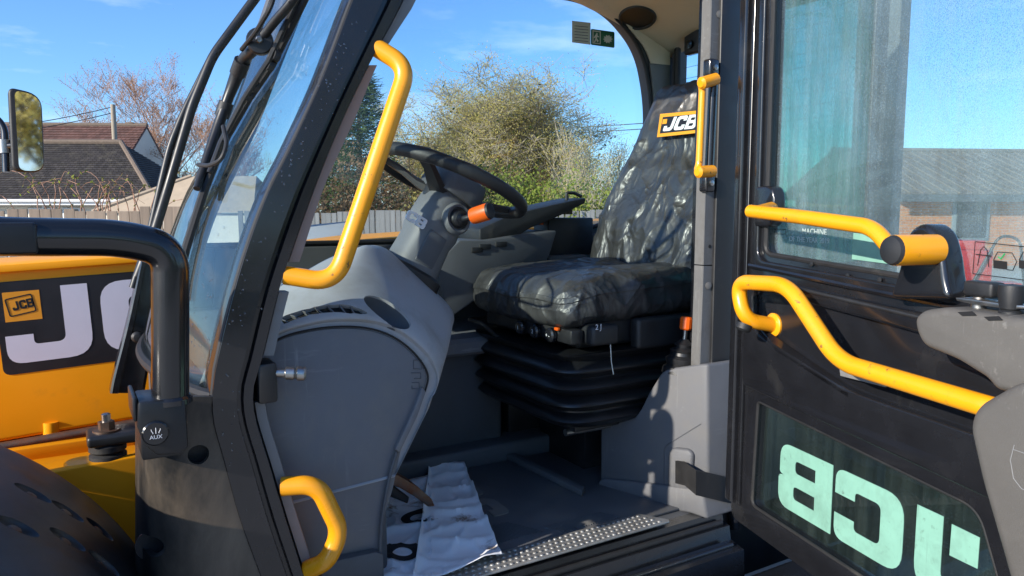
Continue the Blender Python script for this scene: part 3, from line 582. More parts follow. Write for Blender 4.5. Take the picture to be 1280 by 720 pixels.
# the light grey hood over it: cross sections from the door side inwards
sec = [
 (1.400, [(250, 480), (280, 462), (318, 433), (345, 420), (370, 411), (410, 403), (450, 402.5), (483, 409), (510, 424), (533, 446), (545, 470), (543, 490), (536, 500), (530, 520)]),
 (1.392, [(250, 478), (280, 458), (318, 429), (345, 415), (370, 406), (410, 397), (450, 396), (486, 403), (515, 420), (538, 442), (548, 466), (546, 486), (539, 498), (532, 518)]),
 (1.420, [(262, 452), (290, 432), (325, 410), (348, 398), (374, 388), (412, 378), (448, 376), (484, 384), (516, 400), (542, 424), (555, 446), (553, 462), (547, 476), (538, 505)]),
 (1.50, [(290, 420), (318, 398), (350, 378), (370, 367), (392, 357), (424, 346), (452, 345), (488, 357), (522, 383), (548, 410), (561, 425), (559, 438), (550, 452), (540, 490)]),
 (1.60, [(320, 378), (348, 358), (378, 342), (398, 331), (420, 322), (440, 315), (458, 311), (486, 325), (522, 355), (552, 385), (565, 402), (563, 415), (552, 430), (540, 475)]),
 (1.70, [(345, 362), (372, 345), (398, 331), (415, 322), (432, 314), (450, 309), (466, 307), (490, 318), (526, 350), (555, 378), (567, 395), (565, 407), (553, 420), (540, 460)]),
 (1.84, [(372, 350), (396, 336), (418, 326), (434, 319), (450, 314), (466, 310), (480, 310), (500, 324), (530, 352), (556, 376), (566, 390), (563, 400), (552, 412), (540, 445)]),
 (1.95, [(395, 352), (416, 342), (434, 334), (450, 329), (464, 325), (478, 324), (490, 326), (508, 338), (533, 360), (554, 380), (562, 390), (560, 400), (550, 410), (540, 440)])]
def cr(a, b, c, d, t): return (b*2+(c-a)*t+(a*2-b*5+c*4-d)*t*t+(b*3-a-c*3+d)*t**3)*.5
def dens(p, n):
    o_ = []
    for i in range(len(p)-1):
        for k in range(n): o_.append(cr(p[max(i-1, 0)], p[i], p[i+1], p[min(i+2, len(p)-1)], k/n))
    return o_+[p[-1]]
rows = [dens([P(x, y, Y=Y) for x, y in s], 4) for Y, s in sec]
rows = [list(r_) for r_ in zip(*[dens(list(c_), 4) for c_ in zip(*rows)])]; sec = [(r_[0].y, 0) for r_ in rows]
for r_, (Y, s) in zip(rows, sec): r_.append(V((r_[-1].x-.07, Y, r_[-1].z-.12))); r_.append(V((r_[0].x+.05, Y, r_[-1].z-.02)))
hood = loft('dash_hood', rows, LGREY, T, True, True, 40)
def hood_at(x, y, lift=0.0):
    dg = bpy.context.evaluated_depsgraph_get(); d = ray(x, y).normalized()
    ok, loc, nrm, _ = hood.ray_cast(CAM - V((0, 0, 0)), d); return (loc, nrm) if ok else (P(x, y, Y=1.45), V((0, -.6, .8)))
bpy.context.view_layer.update()
off = ROOTS[T.name]
def hoodp(x, y):
    d = ray(x, y).normalized(); ok, loc, nrm, _ = hood.ray_cast(CAM, d)
    return (loc, nrm if nrm.dot(d) < 0 else -nrm) if ok else (P(x, y, Y=1.45), V((0, -.6, .8)))
vent = [hoodp(x, y) for x, y in ((352, 401), (365, 395.5), (380, 391), (395, 387.5), (410, 385.5), (425, 385), (438, 386.5), (450, 389), (459, 391.5))]
cupc, cupn = hoodp(486, 388)
pA, pB = hoodp(458, 372)[0], hoodp(513, 406)[0]
ex = (pB-pA).normalized(); ez = cupn; ey = ez.cross(ex).normalized(); ex = ey.cross(ez)
c1 = ball('cut', cupc, ((pB-pA).length*.53, .032, .05), None, None, 32, Matrix((ex, ey, ez)).transposed())
path = [a for a, b in vent]; vs, fs = [], []
rows = []
for i, (a, nn) in enumerate(vent):
    w = .0105*min(1, (len(vent)-1-i)*.5+.15); t = (path[min(i+1, 8)]-path[max(i-1, 0)]).normalized(); s = nn.cross(t).normalized()
    rows.append([a+s*w+nn*.02, a-s*w+nn*.02, a-s*w-nn*.03, a+s*w-nn*.03])
c2 = loft('cut', rows, None, None, True, True)
carve(hood, [c1, c2])
lin = ball('cup_lining', cupc, ((pB-pA).length*.525, .0315, .0495), DGREY, hood, 32, Matrix((ex, ey, ez)).transposed())
bm = bmesh.new(); bm.from_mesh(lin.data); bmesh.ops.delete(bm, geom=[v for v in bm.verts if (v.co-cupc).dot(cupn) > -.008], context='VERTS'); bm.to_mesh(lin.data); bm.free()
# lining of the slot and its slanted fins
rows2 = [[r_[0].lerp(r_[3], .62), r_[1].lerp(r_[2], .62)] for r_ in rows]
loft('vent_lining', rows2, SEAM, hood)
for i in range(7):
    a, nn = vent[i]; t = (path[i+1]-path[max(i-1, 0)]).normalized(); s = nn.cross(t).normalized(); w = .0095
    a = a+t*.003; prism('vent_fin', [a+s*w-nn*.002-t*.004, a-s*w-nn*.002+t*.006, a-s*w-nn*.014+t*.010, a+s*w-nn*.014-t*.0], t*.0022, MGREY, hood, 0)
# seam, embossed mark and screw on the side panel
arc = [(345, 426), (370, 417), (410, 410), (450, 410), (480, 417), (505, 431), (525, 451), (535, 471), (531, 491)]
tube('panel_seam', [P(x, y-1, Y=1.3935) for x, y in dens([V(q) for q in arc], 5)], .0022, SEAM, sp_, seg=6)
def edge_mark(x0, y0, x1, y1, name='embossed_mark', pts=None):
    pp = pts or [(x0, y0), (x1, y0), (x1, y1), (x0, y1), (x0, y0)]
    tube(name, [P(x, y, Y=1.3945) for x, y in pp], .0009, DGREY, sp_, seg=5)
edge_mark(517, 450, 527, 461); edge_mark(0, 0, 0, 0, pts=[(514, 466), (526, 466), (526, 473), (518, 473)]); edge_mark(0, 0, 0, 0, pts=[(515, 478), (524, 478), (524, 486), (515, 486), (515, 482)])
prism('panel_edge', [P(*q, Y=1.385) for q in ((528, 484), (533, 490), (522, 521), (500, 566), (494, 562), (510, 528), (518, 510))], (0, .05, 0), MGREY, sp_, .003)
tube('panel_edge', [P(*q, Y=1.388) for q in ((496, 565), (488, 590), (481, 625), (476, 660), (475, 694))], .004, DGREY, sp_, .02, 8)
prism('panel_foot', [P(*q, Y=1.375) for q in ((405, 704), (470, 690), (480, 693), (482, 745), (395, 745))], (0, .06, 0), DGREY, sp_, .006)
box('dash_core', (.22, 1.44, .82), (.56, 2.2, 1.33), DGREY, T, .02)
loft('dash_top_far', [[P(x, y, Y=1.95) for x, y in ((330, 330), (380, 300), (440, 292))], [P(x, y, Y=2.2) for x, y in ((330, 322), (380, 282), (440, 276))]], LGREY, T)
# --- steering column and wheel
yc = 1.78
b0, b1 = P(512, 338, Y=yc), P(560, 246, Y=yc); ax = (b1-b0).normalized(); ux = V((0, 1, 0)).cross(ax).normalized(); uy = V((0, 1, 0))   # ux points to the rear-down side
ux = -ux if ux.x < 0 else ux
def ringp(c, a, b, r, n=10):
    lp = fil2([(-a, -b, r), (a, -b, r), (a, b, r), (-a, b, r)], n); return [c+ux*p.x+uy*p.y for p in lp]
Lc = (b1-b0).length
COLG = mat('column_grey_plastic', (.135, .138, .145), .5, var=.07, vs=9, bump=.3, bs=950, dirt=(.12, .115, .105), ds=8, dth=(.55, .85), dr=.7, scuff=(.22, .22, .22))
colm = loft('steering_column', [ringp(b0-ax*.16, .066, .070, .055), ringp(b0, .066, .070, .055), ringp(b0+ax*Lc*.40, .062, .066, .055), ringp(b0+ax*Lc*.52, .068, .072, .06), ringp(b0+ax*Lc*.90, .062, .066, .055), ringp(b0+ax*Lc, .054, .058, .05)], COLG, T, True, True, 30)
loft('column_boot', [ringp(b0-ax*.03, .080, .086, .06), ringp(b0-ax*.004, .078, .084, .06), ringp(b0+ax*.004, .070, .076, .055)], BLKM, colm, True, True, 30)
prism('column_face', [b0+uy*-.0725+ux*u+ax*v for u, v in ((-.03, .02), (.025, .02), (.025, Lc*.48), (-.03, Lc*.50))], uy*.01, DGREY, colm, .006)
word('column_lettering', P(506, 273, Y=yc-.074), (ux*.96-ax*.0).normalized(), ax, .027, WHT, colm, -.004, .002, wide=1.0, text='CB')
loft('wheel_hub', [ringp(b1-ax*.004, .066, .074, .045), ringp(b1+ax*.02, .075, .08, .05), ringp(b1+ax*.055, .072, .075, .05), ringp(b1+ax*.062, .06, .062, .045)], DGREY, colm, True, True, 40)
WC = P(563, 228, Y=yc); wax = V((.40, 0, .917)); wx = V((.917, 0, -.40)); wy = V((0, 1, 0)); WR = .201
def wp(a, r=WR, h=0): return WC+wx*(r*math.cos(a))+wy*(r*math.sin(a))+wax*h
n = 72; rim_v = []; rim_f = []; sgm = 14
for i in range(n):
    a = 2*math.pi*i/n; c = wp(a); rad = (c-WC).normalized(); grip = .0162 + (.0012 if (i % 24) in (3, 4, 20, 21) else 0)
    for k in range(sgm):
        b = 2*math.pi*k/sgm; rim_v.append(c+rad*(math.cos(b)*grip)+wax*(math.sin(b)*grip*1.05))
for i in range(n):
    for k in range(sgm):
        rim_f.append((i*sgm+k, i*sgm+(k+1) % sgm, ((i+1) % n)*sgm+(k+1) % sgm, ((i+1) % n)*sgm+k))
whl = pydata('steering_wheel', rim_v, rim_f, BLKM, T, True, 60, True)
for a in (R(0), R(140), R(220)):
    t = wp(a, 1)-wp(a+math.pi, 1); t.normalize(); s = wax.cross(t)
    rows = []
    for r_, w, h, th in ((.03, .034, -.045, .02), (.08, .026, -.035, .014), (.14, .019, -.012, .012), (.192, .022, 0, .011)):
        c = WC+t*r_+wax*h; rows.append([c+s*w+wax*th*.4, c+s*w*.6+wax*th, c-s*w*.6+wax*th, c-s*w+wax*th*.4, c-s*w*.7-wax*th*.5, c+s*w*.7-wax*th*.5])
    loft('wheel_spoke', rows, BLKM, whl, True, True, 30)
lathe('wheel_boss', [(.058, -.06), (.060, -.03), (.052, -.018), (.030, -.010), (.026, -.004), (.0, -.002)], WC, wax, BLKM, whl, 28)
lathe('wheel_boss_cap', [(.032, -.012), (.030, .012), (.024, .02), (.0, .024)], WC, wax, BLK, whl, 20)
# lever with the orange grip
lb = P(573, 273, Y=1.70); ld = (P(612, 265, Y=1.55)-lb).normalized()
lathe('lever_socket', [(.037, -.04), (.042, -.006), (.036, .004), (.030, .002), (.028, -.004), (.022, -.002), (.020, .006), (.015, .008), (.014, .014), (.0, .015)], lb, (.15, -1, .12), COLG, colm, 28)
lathe('lever_boot', [(.026, .0), (.022, .008), (.024, .011), (.018, .016), (.019, .02), (.012, .026), (.008, .03)], lb, (.15, -1, .12), BOOTR, colm, 20)
la, lbp, lc = P(582, 273, Y=1.66), P(589, 271, Y=1.645), P(611, 264, Y=1.60)
gd = (lc-lbp).normalized()
tube('lever_stem', [lb, la, lbp], .008, BLKM, colm, .01, 10)
lathe('orange_grip', [(.012, 0), (.0195, .004), (.021, .012), (.0215, (lc-lbp).length*.9), (.0205, (lc-lbp).length)], lbp, gd, ORG, colm, 22)
lathe('grip_cap', [(.0205, 0), (.019, .006), (.012, .008), (.0, .0082)], lc, gd, BLKM, colm, 20)
# --- right-hand side of the cab: shelf, ledge, controls
con = prism('side_console', [P(*q, Y=2.02) for q in ((545, 330), (575, 300), (612, 300), (665, 292), (697, 288), (690, 312), (676, 348), (600, 372), (560, 400))], (0, .20, 0), DGREY, T, .008)
prism('console_ledge', [P(*q, Y=2.06) for q in ((600, 286), (640, 268), (700, 254), (733, 247), (732, 254), (700, 270), (664, 285), (640, 300), (600, 304))], (0, .16, 0), BLKM, con, .006)
box('control_box', P(686, 320, Y=2.12), P(742, 272, Y=2.12)+V((0, .1, 0)), BLKM, con, .006)
box('control_switch', P(705, 268, Y=2.10), P(716, 258, Y=2.10)+V((0, .02, 0)), BLK, con, .003)
c = P(712, 244, Y=2.12); tube('control_hook', [c+V((-.012, 0, -.02)), c+V((-.012, 0, .008)), c+V((.02, 0, .008)), c+V((.05, .0, -.004))], .006, BLKM, con, .008, 8)
lathe('amber_lamp', [(.010, 0), (.010, .02), (.006, .026), (.0, .027)], P(676, 281, Y=2.14), (0, 0, 1), ORG, con, 12)
box('console_bin', P(686, 345, Y=2.08), P(735, 318, Y=2.08)+V((0, .12, 0)), DGREY, con, .01, 3)
for k, (x, y) in enumerate(((600, 312), (620, 309), (590, 316))): box('switch', P(x, y, Y=2.015), P(x+14, y-7, Y=2.015)+V((0, .01, 0)), BLKM, con, .002)
# heater shelf and the dark side box below it
hb_ = box('side_box', (.55, 2.00, .82), (1.17, 2.235, 1.17), DGREY, T, .02, 3); box('side_step', (.60, 1.93, .815), (2.0, 2.10, .878), DGREY, hb_, .012, 3); box('opening_shade_block', (1.20, 2.02, .82), (1.9, 2.235, 1.15), BLK2, hb_, .01)  # black block put in for the shade of an opening under the seat
rows = []
for i in range(9):
    u = i/8; X = .62+.74*u; yN = 1.97-.03*math.sin(math.pi*u)
    rows.append([V((X, yN+.012, 1.165)), V((X, yN, 1.175)), V((X, yN, 1.205)), V((X, yN+.012, 1.217)), V((X, 2.235, 1.235)), V((X, 2.235, 1.165))])
loft('side_shelf', rows, MGREY, hb_, True, True)
# --- seat
sx0, sx1, sy0, sy1 = 1.075, 1.60, 1.525, 2.035
def rid(p, f, st=(1, 1, 1)): return (1-abs(noise.noise(V((p.x*f*st[0], p.y*f*st[1], p.z*f*st[2])))))
def cush(p):
    u = p.x/.275; w = p.y/.26; top = p.z > 0
    q = V(p)
    if top: q.z += .020*(1-w*w)*(1-.4*abs(u)) - .018*math.exp(-((w)/.35)**2)*(1 if abs(u) < .8 else .6) + .010*u
    if u < -.5: q.z -= .020*((-u-.5)/.5)**2*(1 if top else .3)
    if not top: q.z += .012*u
    q.x *= 1-.05*w*w*(1 if u < 0 else 0)
    k = rid(p, 8, (1.5, .8, 1.2))**10*.004 + rid(p+V((3, 1, 2)), 17, (.7, 1.4, 1))**8*.002 + noise.noise(p*12)*.002
    dirv = V((p.x*.5, p.y*.5, p.z*2.2)); dirv.normalize(); q += dirv*k
    # piping line along the upper edge and a drawn-in hem below
    if abs(p.z-.026) < .006 and (abs(u) > .9 or abs(w) > .9): q += dirv*.003
    return q
seat = box('driver_seat', (sx0+.06, sy0+.03, 1.235), (sx1+.05, sy1-.03, 1.315), BLKM, T, .015, 3)
Mc = Matrix.Translation(((sx0+sx1)/2, (sy0+sy1)/2, 1.368))
cu_ = soft('seat_cushion', (.28, .262, .062), .048, VINYL, seat, 84, cush, Mc)
rec = R(21); bdir = V((math.sin(rec), 0, math.cos(rec))); bnrm = V((-math.cos(rec), 0, math.sin(rec)))
def back(p):            # local: x thickness (+ = front), y width, z height
    h = (p.z+.33)/.66; q = V(p)
    wsc_ = 1.0 if h < .30 else 1-.47*((h-.30)/.70)**1.0
    if h < .14: wsc_ *= .90+.10*h/.14
    q.y = p.y*wsc_
    front = p.x > 0
    if front:
        q.x += .030*(1-abs(p.y/.26)**2)*(.4+.6*math.exp(-((h-.25)/.25)**2)) - .012*math.exp(-((h-.62)/.08)**2)
        q.x += .016*math.exp(-((abs(p.y)/.26-.80)/.14)**2)*(1 if h < .7 else .4)
    q.x += .02*h
    k = rid(p+V((7, 2, 5)), 6.5, (1, 1.1, 1.0))**14*.005 + rid(p+V((1, 8, 3)), 13, (1, .8, 1.2))**10*.002 + noise.noise(p*7)*.006
    k2 = rid(p+V((2, 2, 9)), 5, (1, 1.2, 1.2))**12*.008*(1 if h < .35 else .2)
    badge = math.exp(-((h-.87)/.075)**4); k = (k+k2)*(1-.9*badge)
    dirv = V((p.x*4, p.y*.5, p.z*.3)); dirv.normalize(); return q+dirv*k
Mb = Matrix((bnrm, V((0, 1, 0)).cross(V((0, 0, 0))) + V((0, 1, 0)), bdir)).transposed().to_4x4(); Mb.translation = V((1.565, (sy0+sy1)/2, 1.375))+bdir*.33
bk = soft('seat_backrest', (.052, .288, .33), .045, VINYL, seat, 96, back, Mb)
# sewn badge on the upper backrest
bO = Mb @ V((.0985, 0, .215)); bu = V((0, -1, 0)); bw = bdir
bO = Mb @ V((.094, 0, .185)); 
def badge(px, py): q_ = P(px, py, pl=(bO, bnrm))-bO; return (q_.dot(bu), q_.dot(bw))
plate('seat_badge', [[badge(822, 172), badge(877, 166), badge(880, 138), badge(826, 143)]], bO, bu, bw, 0, .003, DECO, seat)
plate('seat_badge_field', [[badge(825.5, 167.5), badge(876, 162.5), badge(878, 142.5), badge(829.5, 147)]], bO, bu, bw, .003, .0036, DECK, seat)
q0, q1, q2 = V(badge(829, 165)), V(badge(872, 161)), V(badge(832, 148))
uu = (q1-q0); hh = (q2-q0).length; U3 = (bu*uu.x+bw*uu.y).normalized(); W3 = bdir
word('seat_lettering', bO+bu*q0.x+bw*q0.y, U3, W3, hh*.97, WHT, seat, .0036, .0044, wide=(uu.length/hh)/3.25, gap=.06, slant=.12)
plate('seat_badge_square', [[badge(829, 156), badge(834.5, 155.4), badge(835.5, 149.4), badge(830, 150)]], bO, bu, bw, .0045, .005, DECO, seat)
# cover tucked between cushion and back, adjuster boxes, bellows
box('seat_side_cover', (1.30, 1.505, 1.225), (1.70, 1.545, 1.31), BLKM, seat, .012, 3)
box('weight_adjuster', (1.135, 1.488, 1.252), (1.225, 1.56, 1.305), BLKM, seat, .012, 3)
box('height_adjuster', (1.09, 1.52, 1.255), (1.13, 1.97, 1.295), BLK2, seat, .008)
for k in range(3):
    c = V((1.086, 1.60+.075*k, 1.272)); lathe('adjuster_dial', [(.020, 0), (.020, .010), (.016, .014), (.0, .015)], c, (-1, 0, 0), BLK, seat, 20)
    print_text('dial_mark', ('+ -', '2', '1')[k], c+V((-.0156, 0, 0)), (0, -1, 0), (0, 0, 1), .016, WHT, seat, .0003)
print_text('adjuster_mark', '2 J', P(748, 409, Y=1.4875), (1, 0, 0), (0, 0, 1), .02, WHT, seat, .0004)
c = V((1.085, 1.575, 1.292)); box('red_catch', c-V((.006, .008, .004)), c+V((.004, .008, .004)), ORG, seat, .002)
tube('adjuster_bar', [V((1.06, 2.02, 1.262)), V((1.055, 1.93, 1.262)), V((1.075, 1.87, 1.225)), V((1.085, 1.62, 1.215)), V((1.10, 1.56, 1.215))], .006, BLK2, seat, .02, 8)
tube('tag_string', [V((1.19, 1.486, 1.255)), V((1.192, 1.484, 1.21)), V((1.20, 1.484, 1.175))], .0012, LBL, seat, seg=5)
bel_rows = []
for i in range(53):
    u = i/52; z = 1.025+.205*u; fold = (abs(((u*4.5) % 1)-.5)*2); rr_ = .012-.026*fold**1.3 + .010*math.sin(u*3)
    x0_, x1_, y0_, y1_ = 1.085-rr_-.012*u, 1.62+rr_, 1.525-rr_, 2.035+rr_
    lp = fil2([(x0_, y0_, .10), (x1_, y0_, .08), (x1_, y1_, .08), (x0_, y1_, .10)], 8); bel_rows.append([V((p.x, p.y, z)) for p in lp])
loft('suspension_bellows', bel_rows, BELL, seat, True, True, 50)
box('seat_plinth', (1.30, 1.74, .815), (1.72, 1.99, 1.03), BLK2, seat, .008); box('seat_pan', (1.14, 1.57, 1.005), (1.60, 1.99, 1.028), BLK2, seat, .004)
lathe('plinth_bolt', [(.016, 0), (.016, .006), (.010, .008), (.010, .022), (.0, .024)], P(665, 541, X=1.299), (-1, 0, 0), RUST, seat, 6)
tube('slide_bar', [V((1.13, 1.60, 1.0)), V((1.36, 1.60, 1.0))], .010, STEEL, seat, seg=10)
tube('lap_belt', [V((1.60, 1.50, 1.33)), V((1.585, 1.495, 1.40)), V((1.62, 1.50, 1.44)), V((1.66, 1.52, 1.46))], .016, RUB, seat, .02, 8)
box('belt_buckle', (1.57, 1.475, 1.33), (1.615, 1.505, 1.40), BLKM, seat, .008)
# --- pedestal beside the seat with the park brake lever
pp = (V((1.365, 1.335, 0)), V((-.295, -.095, 0)).normalized()); back_v = V((.34, .0, 0))
ped = prism('pedestal', [P(*q, pl=pp) for q in ((750, 610), (750, 537), (755, 533), (793, 521), (800, 512), (812, 488), (826, 466), (834, 461), (876, 455), (885, 455), (885, 640))], back_v, PEDG, T, .008, 3)
prism('pedestal_skirt', [P(*q, pl=(V((1.352, 1.332, 0)), pp[1])) for q in ((742, 622), (748, 601), (753, 598), (860, 610), (878, 613), (884, 650), (862, 642))], back_v, PEDG, ped, .008, 3)
tube('pedestal_seam', [P(*q, pl=(pp[0]+pp[1]*.0005, pp[1])) for q in ((830, 606), (830, 562), (834, 556), (876, 530))], .0012, DGREY, ped, seg=5)
prism('strap_pocket', [P(*q, pl=(pp[0]+pp[1]*.012, pp[1])) for q in ((835, 566), (841, 560), (860, 562), (866, 568), (864, 606), (858, 614), (840, 612), (834, 606))], pp[1]*-.02, PEDG, ped, .008, 3)
prism('pocket_slot', [P(*q, pl=(pp[0]+pp[1]*.0135, pp[1])) for q in ((844, 576), (856, 577), (854, 605), (844, 603))], pp[1]*-.004, SEAM, ped, .001)
sv = []
for (x, yt, yb, pl_) in ((844, 576, 604, (pp[0]+pp[1]*.012, pp[1])), (856, 578, 607, (pp[0]+pp[1]*.03, pp[1])), (870, 588, 619, (V((1.36, 1.305, 0)), V((0, -1, 0)))), (895, 594, 625, (V((1.36, 1.30, 0)), V((0, -1, 0)))), (917, 599, 630, (V((1.36, 1.295, 0)), V((0, -1, 0))))):
    a, b = P(x, yt, pl=pl_), P(x, yb, pl=pl_); sv.append([a, b, b+V((.004, .004, 0)), a+V((.004, .004, 0))])
loft('door_check_strap', sv, RUB, T, True, True, 50)
hl_ = box('lower_hinge', P(913, 632, Y=1.315), P(925, 590, Y=1.315)+V((0, .03, 0)), BLK2, T, .003)
lathe('hinge_pin', [(.010, 0), (.010, .006), (.006, .008), (.006, .012)], P(917, 592, Y=1.31), (0, 0, 1), STEEL, hl_, 10)
lathe('hinge_barrel', [(.015, 0), (.015, .10)], P(917, 660, Y=1.325), (0, 0, 1), BLK, hl_, 16)
lvb = P(852, 462, Y=1.43)
boot = lathe('lever_boot', [(.052, -.01), (.050, .006), (.040, .012), (.043, .020), (.045, .030), (.034, .038), (.033, .046), (.036, .052), (.024, .060), (.026, .068), (.014, .078), (.010, .082)], lvb, (.10, 0, 1), BOOTR, T, 28)
lathe('lever_shaft', [(.006, .0), (.006, .035)], lvb+V((.008, 0, .08)), (.10, 0, 1), STEEL, boot, 12)
lathe('orange_knob', [(.006, 0), (.014, .002), (.0165, .006), (.0165, .03), (.014, .036), (.0, .038)], lvb+V((.0105, 0, .105)), (.10, 0, 1), ORG, boot, 12, 20)
# --- foot pedal
pedl = prism('foot_pedal', [P(*q, Y=1.60) for q in ((486, 592), (498, 594), (522, 608), (540, 624), (544, 633), (536, 634), (520, 622), (500, 610), (484, 606))], (0, .075, 0), RUST, T, .003)
prism('pedal_arm', [P(*q, Y=1.63) for q in ((470, 596), (490, 606), (512, 622), (510, 630), (490, 622), (462, 612))], (0, .03, 0), BLK2, pedl, .003)

# ---------------------------------------------------------------- the open door (s along it from the hinge, n out of its inner face)
UPW = [(.205, 1.503, .025), (.93, 1.470, .05), (.90, 2.29, .06), (.20, 2.29, .05)]
LOW = [(.196, 1.166, .012), (.765, 1.136, .03), (.865, .905, .03), (.186, .915, .02)]
door = plate('door', [[(.105, .855, .03), (.93, .835, .06), (.99, 1.10, .08), (.97, 2.36, .08), (.115, 2.38, .05)], UPW, LOW], H, DD, UZ, -.035, 0, BLK, T, .004)
plate('door_window', [[(.185, 1.48), (.95, 1.45), (.92, 2.31), (.18, 2.31)]], H, DD, UZ, -.030, -.025, DOORG, door)
plate('door_lower_window', [[(.176, 1.186), (.775, 1.156), (.885, .885), (.166, .895)]], H, DD, UZ, -.030, -.025, LOWG, door)
def loop_tube(name, lp, r, n, m_, nf=6):
    q = fil2(lp, nf); q = q+[q[0], q[1]]; tube(name, [DP(p.x, p.y, n) for p in q], r, m_, door, seg=8)
loop_tube('window_seal', UPW, .006, -.003, RUB); loop_tube('window_seal', LOW, .004, -.004, RUB)
def grow(lp, a): 
    cx = sum(p[0] for p in lp)/len(lp); cy = sum(p[1] for p in lp)/len(lp); return [(p[0]+(a if p[0] > cx else -a), p[1]+(a if p[1] > cy else -a), (p[2] if len(p) > 2 else 0)+a*.5) for p in lp]
plate('window_surround', [grow(UPW, .034), grow(UPW, .014)], H, DD, UZ, -.002, .010, BLK, door, .004)
plate('hinge_edge', [[(.100, .90), (.128, .90), (.128, 2.34), (.100, 2.34)]], H, DD, UZ, -.03, .016, BLK, door, .008)
plate('hinge_edge_bead', [[(.140, .90), (.150, .90), (.150, 2.34), (.140, 2.34)]], H, DD, UZ, -.002, .009, BLK, door, .004)
# pressed inner panel with the hand recess
def dq(*pts, n=0.0, r=0.0): return [dp(x, y, n)+((r,) if r else ()) for x, y in pts]
outer = [(.155, 1.195, .02), (.80, 1.165, .04), (.95, 1.16, .04), (.95, 1.418, .02), (.24, 1.447, .015), (.175, 1.452, .02), (.155, 1.40, .02)]
rec_ = [(.185, 1.425, .02), (.66, 1.395, .02), (.93, 1.39, .02), (.93, 1.255, .03), (.50, 1.262, .05), (.26, 1.315, .04), (.195, 1.33, .03)]
plate('inner_panel', [outer, rec_], H, DD, UZ, -.002, .016, BLK, door, .006)
tube('panel_trim', [DP(.20, 1.448, .016), DP(.63, 1.424, .016), DP(.95, 1.41, .016)], .004, BLKM, door, seg=8)
prism('recess_lip', [DP(.20, 1.333, .0), DP(.27, 1.30, .0), DP(.50, 1.245, .0), DP(.50, 1.245, .016), DP(.27, 1.30, .016), DP(.20, 1.333, .016)], UZ*.016, BLK, door, .004)
plate('latch_cover', [dq((1050, 452), (1095, 458), (1115, 476), (1108, 484), (1052, 470), n=.014)], H, DD, UZ, .012, .018, TRIM, door, .002)
tube('panel_ridge', [DP(.16, 1.475, .006), DP(.60, 1.452, .006), DP(.95, 1.44, .006)], .006, BLK, door, seg=8)
for (x, y) in ((1015, 330), (1060, 345), (1100, 350)): lathe('panel_screw', [(.005, 0), (.005, .002), (.0, .003)], dP(x, y, .004), DN, BLKM, door, 10)
# lower grab rail
lr = tube('grab_rail', [dP(966, 406, .004), dP(930, 400, .078), dP(921, 352, .078), dP(985, 356, .078), dP(1048, 452, .078), dP(1250, 513, .078), dP(1290, 524, .02)], .0162, YEL, door, .045, 20, 12)
fl_ = lathe('rail_flange', [(.026, 0), (.026, .004), (.022, .007), (.018, .008)], dP(968, 406, .0), DN, YEL, door, 24)
lathe('rail_end_plug', [(.017, 0), (.017, .012), (.012, .016), (.0, .017)], dP(931, 405, .082), (DN*.4-UZ), BLKM, door, 16)
# upper opening bar with its pivot
pvs, pvz = dp(1163, 312, .05)
ear = [dp(x, y, .0) for x, y in ((1135, 372), (1148, 340), (1156, 300), (1166, 284), (1182, 278), (1198, 290), (1206, 318), (1210, 352), (1217, 374))]
plate('bar_bracket', [[(s, z, .02) for s, z in ear]], H, DD, UZ, -.002, .045, BLK, door, .010, 5, 4)
pv = DP(pvs, pvz, .04)
lathe('bar_pivot', [(.024, 0), (.024, .080), (.0235, .0825)], pv, DN, YEL, door, 28)
lathe('pivot_cap', [(.0235, 0), (.021, .006), (.010, .009), (.0, .0095)], pv+DN*.0825, DN, BLKM, door, 24)
lathe('pivot_screw', [(.005, 0), (.005, .004), (.0, .005)], pv+DN*.06+(-UZ*.6+DD*-.8).normalized()*.022, (-UZ*.6-DD*.8), STEEL, door, 8)
tube('opening_bar', [dP(1116, 314, .098), dP(1092, 284, .098), dP(1000, 271, .098), dP(938, 264, .098)], .0135, YEL, door, .03, 18, 10)
tube('bar_stay', [dP(940, 264, .098), dP(948, 264, .07), dP(966, 259, .006)], .0125, YEL, door, .02, 14)
bs = dp(966, 258, 0); plate('stay_boss', [[(bs[0]-.05, bs[1]-.045, .01), (bs[0]+.012, bs[1]-.045, .03), (bs[0]+.022, bs[1]+.0, .02), (bs[0]+.012, bs[1]+.045, .03), (bs[0]-.05, bs[1]+.045, .01)]], H, DD, UZ, -.02, .012, BLK, door, .006)
# grey console carrying the latch
pts = [dp(x, y, .105) for x, y in ((1140, 398), (1150, 388), (1178, 384), (1230, 392), (1330, 405), (1340, 500), (1262, 492), (1242, 488), (1232, 474), (1192, 449), (1152, 433), (1143, 416))]
cns = plate('latch_console', [[(s, z, .012) for s, z in pts]], H, DD, UZ, .0, .105, CONS, door, .012, 5, 4)
pts = [dp(x, y, .125) for x, y in ((1243, 492), (1268, 478), (1350, 470), (1390, 800), (1270, 770), (1248, 690), (1222, 600), (1207, 532), (1216, 508))]
plate('latch_console_lower', [[(s, z, .016) for s, z in pts]], H, DD, UZ, .0, .125, CONS, door, .016, 5, 4)
tube('console_mark', [dP(x, y, .1255) for x, y in ((1268, 556), (1263, 575), (1267, 598), (1277, 611), (1290, 616))], .0007, TRIM, door, seg=6)
tube('console_mark', [dP(x, y, .1255) for x, y in ((1267, 562), (1290, 570))], .0007, TRIM, door, seg=6)
c = dP(1262, 398, .07)
lathe('latch_knob', [(.008, -.012), (.008, .004), (.014, .004), (.014, .010), (.011, .012), (.013, .014), (.0165, .036), (.0155, .046), (.0, .048)], c, UZ, BLKM, door, 20)
